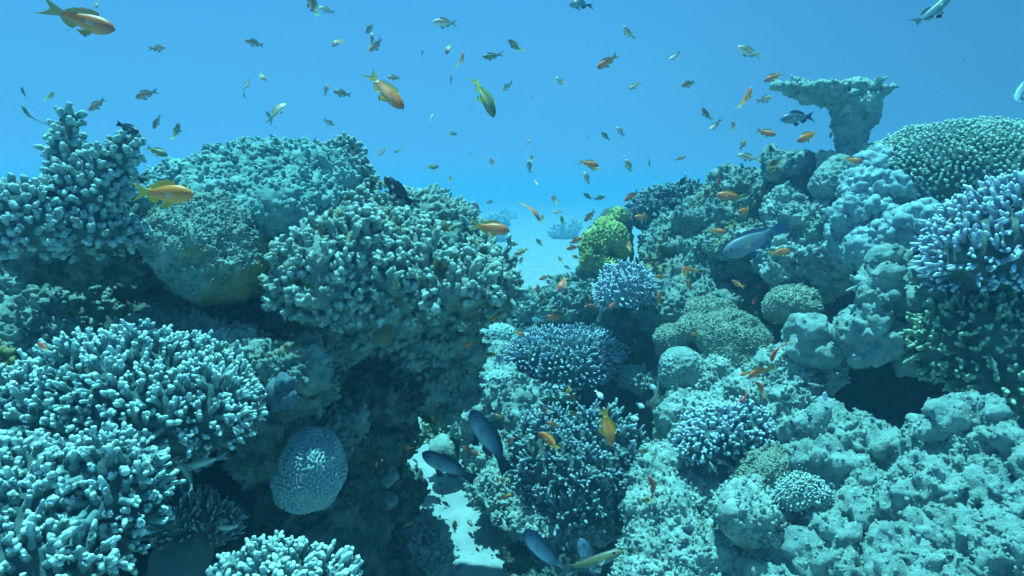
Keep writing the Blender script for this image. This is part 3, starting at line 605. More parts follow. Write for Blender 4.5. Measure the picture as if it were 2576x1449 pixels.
solid('reef_rock', 'pale knobbly rock tower with two upright arms and hanging lobes on the right', 'rock',
      [(2226, 652, 2.1, 24, 24, .05), (2222, 690, 2.1, 30, 30, .06), (2205, 740, 2.1, 34, 44, .08), (2190, 805, 2.1, 36, 46, .08), (2332, 690, 2.1, 25, 24, .05), (2326, 730, 2.1, 28, 26, .06), (2290, 750, 2.12, 34, 26, .07), (2255, 770, 2.15, 34, 34, .08),
       (2225, 855, 2.1, 48, 40, .09), (2150, 835, 2.15, 34, 44, .08), (2268, 905, 2.1, 24, 30, .05), (2305, 830, 2.15, 36, 40, .08), (2178, 885, 2.1, 28, 26, .06), (2240, 720, 2.3, 60, 90, .10), (2200, 840, 2.35, 90, 60, .14)],
      M['porites'], [('knob', .045, .018), ('fbm', .05, .014), ('pit', .035, .018), ('ridge', .025, .006), ('fine', .010, .005)], k=.016, low=(.018, .08), vox=.0075, seed=63, nubs=(500, .010, .007))
solid('mushroom_coral', 'thick fleshy double-lobed coral with furrowed top above the cave', 'coral',
      [(2030, 832, 2.28, 42, 36, .09), (2085, 865, 2.28, 48, 42, .1), (2050, 885, 2.28, 52, 34, .1), (2000, 850, 2.28, 20, 34, .06)], M['porites'], [('ridge', .055, .012), ('pit', .03, .008), ('fine', .012, .003)], k=.03, low=(.012, .07), vox=.007, seed=64)
solid('reef_rock', 'sloping neck of rock leading down from the double-lobed coral', 'rock',
      [(1970, 940, 2.4, 60, 50, .14), (1920, 990, 2.4, 70, 60, .15), (2050, 930, 2.5, 60, 40, .12), (1980, 1010, 2.35, 60, 60, .14)], M['rockpale'], ROUGH2, seed=65, nubs=(1000, .014, .007))
SOFT = [('fbm', .1, .012), ('knob', .05, .006)]
solid('leather_coral', 'fuzzy olive leather coral dome in the middle of the right slope', 'coral',
      [(1850, 865, 2.8, 82, 66, .17), (1820, 830, 2.8, 60, 40, .13), (1900, 900, 2.78, 46, 40, .1), (1850, 905, 2.75, 70, 36, .14)], M['soft'], SOFT, k=.04, low=(.012, .08), vox=.0065, seed=66, nubs=(4500, .009, .0042, -.7))
solid('leather_coral', 'paler lumpy leather coral left of the fuzzy olive dome', 'coral',
      [(1690, 850, 2.95, 46, 30, .1), (1740, 830, 2.9, 50, 34, .1), (1670, 880, 2.95, 20, 20, .06), (1790, 790, 3.0, 60, 40, .12), (1990, 770, 2.75, 60, 50, .1)], M['soft'], SOFT, k=.025, low=(.012, .08), vox=.0075, seed=67, nubs=(4500, .009, .0042, -.7))
solid('honeycomb_coral', 'rounded pale honeycomb coral knob left of the olive leather dome', 'coral',
      [(1712, 922, 2.72, 50, 44, .11), (1700, 955, 2.72, 38, 26, .09), (1745, 945, 2.72, 40, 32, .09)], M['porites'], [('cell', .020, .008)], k=.04, low=(.006, .1), vox=.0042, seed=68)
solid('reef_rock', 'crumbly pale rock beside the honeycomb knob', 'rock',
      [(1800, 945, 2.7, 40, 26, .1), (1770, 960, 2.7, 50, 22, .1)], M['rockpale'], ROUGH2, seed=69, nubs=(500, .014, .007))
solid('reef_rock', 'small crumbly pale rock in the dark hollow right of the finger dome', 'rock',
      [(1600, 950, 3.1, 44, 26, .1), (1640, 960, 3.1, 30, 20, .08)], M['rockpale'], ROUGH2, seed=169, nubs=(400, .014, .007))
solid('reef_rock', 'rounded pale slope rock above the fine pale finger clump', 'rock',
      [(1780, 1040, 2.5, 90, 62, .2), (1870, 1010, 2.45, 90, 60, .18), (1730, 1130, 2.5, 70, 90, .2), (1960, 1060, 2.35, 80, 60, .18), (1700, 1230, 2.4, 110, 80, .22)], M['rockpale'], ROUGH2, seed=70, low=(.035, .12), nubs=(1400, .014, .007))
branching('finger_coral', 'fine pale blue finger clump on the lower right slope', 'coral',
          [(1810, 1095, 2.2, 90, 56, .13), (1770, 1120, 2.2, 56, 40, .1), (1860, 1075, 2.2, 56, 44, .1)], M['acroblue'], M['acrobase'], .030, .0058, .0165, 92, 2, .8, (-.1, -.35, .3), .24, seed=71, minz=-.5, low=(.012, .09), vox=.009, taper=.95, lvar=.4, jit=.25)
LUMP = [('knob', .050, .024), ('knob', .021, .009), ('fbm', .045, .018), ('pit', .04, .024), ('pit', .016, .010), ('ridge', .028, .007), ('fine', .009, .007)]
solid('lobe_coral', 'lumpy pale lobe coral mound right of the fine finger clump', 'coral',
      [(2110, 1110, 1.98, 58.8, 50.4, 0.109), (2190, 1130, 1.95, 67.2, 58.8, 0.118), (2060, 1150, 1.95, 50.4, 50.4, 0.101), (2150, 1200, 1.9, 75.6, 55.4, 0.126), (2020, 1100, 2.05, 42.0, 37.0, 0.084), (2230, 1210, 1.9, 38.6, 50.4, 0.092), (2080, 1065, 2.0, 50.4, 21.8, 0.084)], M['porites'], LUMP, k=.014, low=(.015, .09), vox=.007, seed=72, nubs=(1000, .007, .0058))
solid('lobe_coral', 'lumpy lobe coral tower with a knob on top at the right edge', 'coral',
      [(2370, 1130, 1.75, 50.4, 55.4, 0.092), (2340, 1090, 1.75, 25.2, 28.6, 0.05), (2380, 1050, 1.72, 26.9, 21.8, 0.042), (2450, 1040, 1.72, 50.4, 33.6, 0.059, 30), (2420, 1110, 1.72, 42.0, 42.0, 0.076), (2490, 1120, 1.68, 58.8, 50.4, 0.084), (2540, 1180, 1.65, 75.6, 67.2, 0.101), (2450, 1170, 1.68, 58.8, 50.4, 0.084)], M['porites'], LUMP, k=.014, low=(.014, .08), vox=.0062, seed=73, nubs=(1000, .007, .0058))
solid('lobe_coral', 'big rounded lobe coral mass between mound and right edge', 'coral',
      [(2330, 1230, 1.65, 58.8, 58.8, 0.092), (2350, 1300, 1.6, 67.2, 50.4, 0.092), (2280, 1270, 1.68, 33.6, 50.4, 0.067), (2430, 1270, 1.6, 75.6, 55.4, 0.092), (2540, 1270, 1.55, 67.2, 50.4, 0.084), (2400, 1200, 1.68, 50.4, 33.6, 0.076)], M['porites'], LUMP, k=.014, low=(.014, .08), vox=.006, seed=74, nubs=(1000, .007, .0058))
solid('lobe_coral', 'lowest lobe coral ridges in the bottom right corner', 'coral',
      [(2310, 1390, 1.5, 58.8, 42.0, 0.076), (2370, 1350, 1.5, 50.4, 33.6, 0.067), (2470, 1370, 1.45, 67.2, 47.0, 0.084), (2550, 1400, 1.4, 58.8, 67.2, 0.084), (2400, 1430, 1.45, 67.2, 38.6, 0.084), (2300, 1480, 1.45, 92.4, 42.0, 0.084), (2520, 1500, 1.4, 100.8, 50.4, 0.084)], M['porites'], LUMP, k=.014, low=(.014, .08), vox=.0056, seed=75, nubs=(1000, .007, .0058))
solid('lobe_coral', 'broken lobe coral ridges below the tufted soft coral', 'coral',
      [(2110, 1330, 1.75, 58.8, 28.6, 0.076, -20), (2190, 1290, 1.75, 58.8, 38.6, 0.084), (2200, 1370, 1.7, 50.4, 33.6, 0.076), (2060, 1390, 1.75, 58.8, 33.6, 0.084), (2140, 1420, 1.7, 75.6, 37.0, 0.084), (1960, 1400, 1.85, 58.8, 38.6, 0.084), (2250, 1440, 1.6, 50.4, 33.6, 0.076), (2010, 1470, 1.75, 84.0, 37.0, 0.084)], M['porites'], LUMP, k=.014, low=(.015, .08), vox=.0065, seed=76, nubs=(1000, .007, .0058))
branching('tufted_coral', 'pale tufted soft coral crescent below the lumpy mound', 'coral',
          [(2010, 1235, 1.8, 40, 30, .05), (2050, 1245, 1.8, 36, 26, .045, -25), (1990, 1250, 1.8, 22, 22, .035)], M['acro'], M['soft'], .010, .0034, .0068, 60, 1, .8, (0, -.1, .3), .2, seed=77, minz=-.7, low=(.004, .05))
solid('leather_coral', 'upright pimpled leather coral trunk left of the tufted soft coral', 'coral',
      [(1920, 1200, 2.0, 44, 70, .09, -25), (1890, 1240, 2.0, 40, 50, .08), (1965, 1170, 2.0, 34, 34, .07)], M['soft'], SOFT, k=.03, low=(.01, .07), vox=.006, seed=78, nubs=(4500, .009, .0042, -.7))
solid('reef_rock', 'jagged white-edged rock with hollows left of the tufted soft coral', 'rock',
      [(1870, 1290, 1.9, 60, 40, .1), (1930, 1310, 1.88, 46, 36, .08), (1830, 1270, 1.95, 40, 34, .08), (1900, 1320, 1.74, 18, 12, .05, 0, True), (1850, 1310, 1.76, 14, 10, .05, 0, True)], M['rockpale'], ROUGH2, k=.03, seed=79, low=(.03, .07), nubs=(700, .012, .006))
solid('reef_rock', 'bright encrusted slope at the bottom of the right reef beside the thicket', 'rock',
      [(1700, 1300, 2.2, 110, 90, .2), (1680, 1400, 2.15, 100, 90, .2), (1780, 1380, 2.05, 100, 80, .18), (1780, 1250, 2.2, 70, 60, .16), (1740, 1490, 2.0, 190, 90, .2), (1860, 1430, 1.95, 60, 50, .12)], M['rockpale'], [('knob', .05, .016), ('fbm', .05, .016), ('pit', .03, .010), ('fine', .010, .006)], seed=80, low=(.03, .1), vox=.0085, nubs=(2800, .012, .006))

# yellow-green lettuce coral: meandering ruffled folds on a dark foot
def lettuce():
    V, F = body([(1530, 625, 3.5, 60, 70, .12), (1550, 570, 3.55, 40, 40, .1), (1520, 675, 3.45, 60, 26, .1)], None, .04, (.02, .1), ROUGH, 82)
    c = base_of(V); root = empty('lettuce_coral', c); tag(root, 'yellow-green ruffled lettuce coral at the left tip of the right slope', 'coral')
    link('base', new_mesh('base', V-c, F, M['rockshaded']), (0, 0, 0), root)
    V, F = sdf_blobs([(1496, 625, 3.35, 36, 48, .09), (1525, 668, 3.32, 52, 24, .08, -20), (1545, 600, 3.35, 30, 34, .08), (1522, 578, 3.40, 30, 28, .07), (1480, 655, 3.3, 20, 26, .05), (1552, 550, 3.46, 18, 22, .06), (1562, 630, 3.36, 20, 26, .06),
                      (1502, 632, 3.24, 14, 15, .07, 0, True)], .0058, .025, .016, .09, 83)
    N = normals(V, F); x = turing(V, F, 1, 4, 14, 83); x = np.sign(x)*np.abs(x/np.abs(x).max())**.7
    V = to_world(V+N*(.013*x+.004*vnoise(V/.012))[:, None]); F = F[:, ::-1]
    link('frond', new_mesh('frond', V-c, F, M['lettuce']), (0, 0, 0), root)
lettuce()

# far coral heads out on the sand, fading in the haze, their colour paled to add more
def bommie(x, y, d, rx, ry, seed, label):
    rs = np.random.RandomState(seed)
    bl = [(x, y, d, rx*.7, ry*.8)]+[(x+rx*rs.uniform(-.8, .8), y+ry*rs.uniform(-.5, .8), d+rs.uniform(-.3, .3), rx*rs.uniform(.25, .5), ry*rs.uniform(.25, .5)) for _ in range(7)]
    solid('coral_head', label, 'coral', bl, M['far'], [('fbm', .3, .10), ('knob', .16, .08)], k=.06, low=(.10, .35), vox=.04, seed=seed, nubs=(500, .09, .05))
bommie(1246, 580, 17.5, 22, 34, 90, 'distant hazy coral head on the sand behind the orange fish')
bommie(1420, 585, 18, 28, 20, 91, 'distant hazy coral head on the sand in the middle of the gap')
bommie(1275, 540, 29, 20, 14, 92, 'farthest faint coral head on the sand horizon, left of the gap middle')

# drifting specks in the water
def specks():
    rs = np.random.RandomState(99); n = 170
    d = rs.uniform(.7, 4.5, n); c = np.array([P(x, y, q) for x, y, q in zip(rs.uniform(-100, 2676, n), rs.uniform(-60, 1250, n), d)])
    r = rs.uniform(.0005, .0012, n)*d**.5
    v, f, _ = tubes(c, rs.normal(0, 1, (n, 3)), r*3, r, r*.8, None, 4, 6, .4, rs)
    o = link('drifting_specks', new_mesh('drifting_specks', v, f, M['rockpale'])); tag(o, 'pale specks drifting in the open water', 'particles', kind='stuff')
specks()
# broken coral bits on the channel sand
def rubble():
    rs = np.random.RandomState(98); n = 420
    y = rs.uniform(2.2, 7, n)**1.0; x = rs.uniform(-.85, .35, n)+.05*(y-2.2); r = rs.uniform(.002, .009, n)*rs.uniform(.5, 1.3, n)
    B = np.stack([x, y, SAND_Z+.004+0*x], 1); D = rs.normal(0, 1, (n, 3))*[1, 1, .25]
    p = B.copy(); p[:, 2] = 0
    B[:, 2] += .05*fbm(p*.5+3, 3)+.012*fbm(p*3.1, 3)
    v, f, _ = tubes(B, D, r*rs.uniform(1.8, 6, n), r, r*.8, None, 5, 6, .6, rs)
    o = link('coral_rubble', new_mesh('coral_rubble', v, f, M['rock'])); tag(o, 'small broken coral bits strewn over the channel sand', 'rubble', kind='stuff')
rubble()
# ================================================================== FISH
def fish_parts(shape, bend):
    """unit-length fish, nose at +x .5, tail tips at -x .5, back towards +z; returns {part: (verts, faces)}"""
    T = np.array([0, .03, .08, .16, .27, .40, .54, .68, .80, .90, 1.0])
    prof = {'anthias': ([.010, .040, .075, .112, .138, .145, .134, .108, .076, .052, .040], .50, -.21),
            'damsel':  ([.012, .055, .100, .150, .185, .195, .180, .140, .092, .058, .045], .40, -.24),
            'wrasse':  ([.020, .055, .090, .122, .142, .146, .136, .114, .086, .066, .056], .48, -.27),
            'slim':    ([.012, .032, .050, .066, .078, .082, .078, .066, .050, .036, .028], .66, -.26)}[shape]
    H = np.array(prof[0]); xe = prof[2]; ns = 12; t2 = np.linspace(0, 1, 22); h = np.interp(t2, T, H); x = .5+(xe-.5)*t2
    wd = h*prof[1]*(1-.72*t2**2.2); wd[:4] *= 1.15
    zc = -.012*np.sin(math.pi*t2)
    ph = np.arange(ns)*2*math.pi/ns
    bd = lambda v: np.stack([v[:, 0], v[:, 1]+bend*np.maximum(0, .28-v[:, 0])**2*1.9, v[:, 2]], 1)
    V = np.stack([np.repeat(x, ns), (wd[:, None]*np.sin(ph)).ravel(), (h[:, None]*np.cos(ph)*np.where(np.cos(ph) > 0, 1, .95)+zc[:, None]).ravel()], 1)
    F = [(i*ns+j, i*ns+(j+1) % ns, (i+1)*ns+(j+1) % ns, (i+1)*ns+j) for i in range(21) for j in range(ns)]
    nose = len(V); V = np.vstack([V, [[.507, 0, zc[0]], [xe-.006, 0, zc[-1]]]])
    F += [(nose, (j+1) % ns, j) for j in range(ns)]+[(nose+1, 21*ns+j, 21*ns+(j+1) % ns) for j in range(ns)]
    out = {'body': (bd(V), F)}
    top = lambda xx: np.interp(-xx, -x, h+zc); bot = lambda xx: np.interp(-xx, -x, -h*.95+zc)
    def fin(root, edge, y0=0., y1=0., th=.0045, ns2=5):
        root = np.array(root, float); edge = np.array(edge, float); m = len(root); s = np.linspace(0, 1, ns2)
        g = root[:, None]*(1-s)[None, :, None]+edge[:, None]*s[None, :, None]
        y = y0+(y1-y0)*s
        tt = th*(1-.75*s)
        A = np.stack([g[..., 0], np.broadcast_to(y+tt, g.shape[:2]), g[..., 1]], -1).reshape(-1, 3)
        B = np.stack([g[..., 0], np.broadcast_to(y-tt, g.shape[:2]), g[..., 1]], -1).reshape(-1, 3)
        i = np.arange(m*ns2).reshape(m, ns2); q = np.stack([i[:-1, :-1].ravel(), i[1:, :-1].ravel(), i[1:, 1:].ravel(), i[:-1, 1:].ravel()], 1); n = m*ns2
        rim = np.concatenate([i[:, 0], i[-1, 1:], i[-2::-1, -1], i[0, -2::-1]]); side = np.stack([rim[:-1], rim[1:], rim[1:]+n, rim[:-1]+n], 1)
        return bd(np.vstack([A, B])), np.vstack([q, q[:, ::-1]+n, side]).tolist()
    L_ = np.linspace(0, 1, 9)
    lyre, fork = {'anthias': (.155, .15), 'damsel': (.13, .11), 'wrasse': (.105, .035), 'slim': (.09, .09)}[shape]
    a = np.linspace(-1, 1, 13); tipx = -.5+fork*(1-np.abs(a)**1.3)
    out['tail_fin'] = fin([(xe+.02, h[-1]*.92*k) for k in a], [(xx, lyre*np.sign(k)*np.abs(k)**.85) for k, xx in zip(a, tipx)])
    da, db, dh = {'anthias': (.24, -.13, .075), 'damsel': (.22, -.15, .085), 'wrasse': (.22, -.20, .05), 'slim': (.10, -.12, .045)}[shape]
    xs = da+(db-da)*L_; hh = dh*np.sin(math.pi*np.clip(L_*.86+.14, 0, 1))**.55
    out['dorsal_fin'] = fin([(q, top(q)-.012) for q in xs], [(q-.055*k-.02, top(q)+v*(1+.10*(-1)**i)) for i, (q, v, k) in enumerate(zip(xs, hh, L_))])
    xs = .0+(-.15-.0)*L_
    out['anal_fin'] = fin([(q, bot(q)+.012) for q in xs], [(q-.05-.03*k, bot(q)-dh*.95*math.sin(math.pi*min(1, k*.7+.3))**.6) for q, k in zip(xs, L_)])
    xs = .20-.07*L_
    for sgn in (-1, 1):
        out['pelvic_fin'+('' if sgn < 0 else '.')] = fin([(q, bot(q)+.015) for q in xs], [(q-.10-.02*k, bot(q)-.085+.055*k) for q, k in zip(xs, L_)], sgn*.012, sgn*.045)
        out['pectoral_fin'+('' if sgn < 0 else '.')] = fin([(.235, .0-.03*k) for k in L_], [(.235-.035-.085*math.sin(math.pi*(.15+.7*k))**.8, .012-.075*k) for k in L_], sgn*.055*prof[1]*2, sgn*(.055*prof[1]*2+.06))
        u = np.linspace(0, math.pi, 7); e = []
        for q in u[1:-1]: e += [(.020*math.sin(q)*math.cos(w_), .020*math.cos(q)*.5, .020*math.sin(q)*math.sin(w_)) for w_ in np.arange(8)*math.pi/4]
        ex = .385; hy = np.interp(-ex, -x, wd)*.86
        e = np.array(e+[(0, .010, 0), (0, -.010, 0)])+[ex, sgn*hy, .022]
        f = [(i*8+j, i*8+(j+1) % 8, (i+1)*8+(j+1) % 8, (i+1)*8+j) for i in range(4) for j in range(8)]+[(40, (j+1) % 8, j) for j in range(8)]+[(41, 32+j, 32+(j+1) % 8) for j in range(8)]
        out['eye'+('' if sgn < 0 else '.')] = (e, f)
        if shape == 'wrasse':
            e2 = (e-[ex, sgn*hy, .022])*[.9, .8, .35]+[.17, sgn*np.interp(-.17, -x, wd)*.97, -.03]; out['flank_spot'+('' if sgn < 0 else '.')] = (e2, f)
    return out
_cache = {}
def fish_meshes(shape, bend, kind, whole):
    key = (shape, bend, kind, whole)
    if key in _cache: return _cache[key]
    skin, finm = FM[kind]; parts = fish_parts(shape, bend); res = {}
    mm = lambda n: skin if n == 'body' else M['eye'] if n.startswith('eye') else M['spot'] if n.startswith('flank') else PEC if n.startswith('pect') else finm
    if whole:
        V, F, mi, o = [], [], [], 0
        for n, (v, f) in parts.items():
            V.append(v); F += [[i+o for i in q] for q in f]; o += len(v); k = 0 if n == 'body' else 2 if n[:3] in ('eye', 'fla') else 3 if n[:3] == 'pec' else 1; mi += [k]*len(f)
        res['whole'] = new_mesh('fish', np.vstack(V), F, [skin, finm, M['eye'], PEC], mi=mi)
    else:
        for n, (v, f) in parts.items(): res[n] = new_mesh(n.rstrip('.'), v, F_ if False else f, mm(n))
    _cache[key] = res
    return res
SHAPE = dict(grey='damsel', dark='damsel', slate='wrasse', wrasse='wrasse', white='damsel', blue='damsel', striped='slim', goat='slim')
_dg = None
def reef_depth(x, y):
    d = Vector(P(x, y, 1.0)); hit, loc, *_ = SC.ray_cast(_dg, Vector((0, 0, 0)), d.normalized())
    return float(np.dot(np.array(loc), CAMR[2])) if hit else 99.
_frs = random.Random(4)
def fish(x, y, Lp, head, kind, label, d=None, size=None, yaw=None, roll=None, flip=False, bend=None, shape=None, group=None, cat='fish', name=None):
    shape = shape or SHAPE.get(kind, 'anthias')
    yaw = R_(_frs.uniform(-22, 22) if yaw is None else yaw); roll = R_(_frs.uniform(-14, 14) if roll is None else roll)
    bend = _frs.choice((-.5, -.25, 0, .25, .5)) if bend is None else bend
    real = size or .082*_frs.uniform(.92, 1.08)
    cy_ = math.cos(yaw)
    dd = d or real*cy_/(Lp*K)
    if not d: dd = min(max(dd, .8), 6.5)
    g = min(reef_depth(x, y), reef_depth(x+Lp*.45*math.cos(R_(head)), y-Lp*.45*math.sin(R_(head))), reef_depth(x-Lp*.45*math.cos(R_(head)), y+Lp*.45*math.sin(R_(head))))
    if dd > g-.10: dd = max(.7, g-.10)
    s = Lp*K*dd/cy_
    th = R_(head); Rt, Up, Fw = [Vector(r) for r in CAMR]
    h2 = Rt*math.cos(th)+Up*math.sin(th); q = Up*math.cos(th)-Rt*math.sin(th)
    if math.cos(th) < 0: q = -q
    if flip: q = -q
    hd = h2*math.cos(yaw)+Fw*math.sin(yaw); lat = q.cross(hd)
    q = (q*math.cos(roll)+lat*math.sin(roll)).normalized(); lat = q.cross(hd)
    loc = Vector(P(x, y, dd))
    mw = Matrix(((hd.x, lat.x, q.x, loc.x), (hd.y, lat.y, q.y, loc.y), (hd.z, lat.z, q.z, loc.z), (0, 0, 0, 1))) @ Matrix.Scale(s, 4)
    whole = Lp < 44; ms = fish_meshes(shape, bend, kind, whole)
    name = name or {'damsel': 'damselfish', 'wrasse': 'wrasse', 'slim': 'slender_fish', 'anthias': 'anthias'}[shape]
    if whole: o = link(name, ms['whole'])
    else:
        o = empty(name, (0, 0, 0))
        for n, me in ms.items():
            if n.startswith('eye') and Lp < 58: continue
            link(n.rstrip('.'), me, parent=o)
    o.matrix_world = mw
    group = group or {'anthias': 'anthias schooling over the reef', 'blue': 'pale blue damselfish round the finger dome', 'white': 'white damselfish over the shaded hollow'}.get(shape if shape == 'anthias' else kind)
    tag(o, label, cat, group)
bpy.context.view_layer.update(); _dg = bpy.context.evaluated_depsgraph_get()
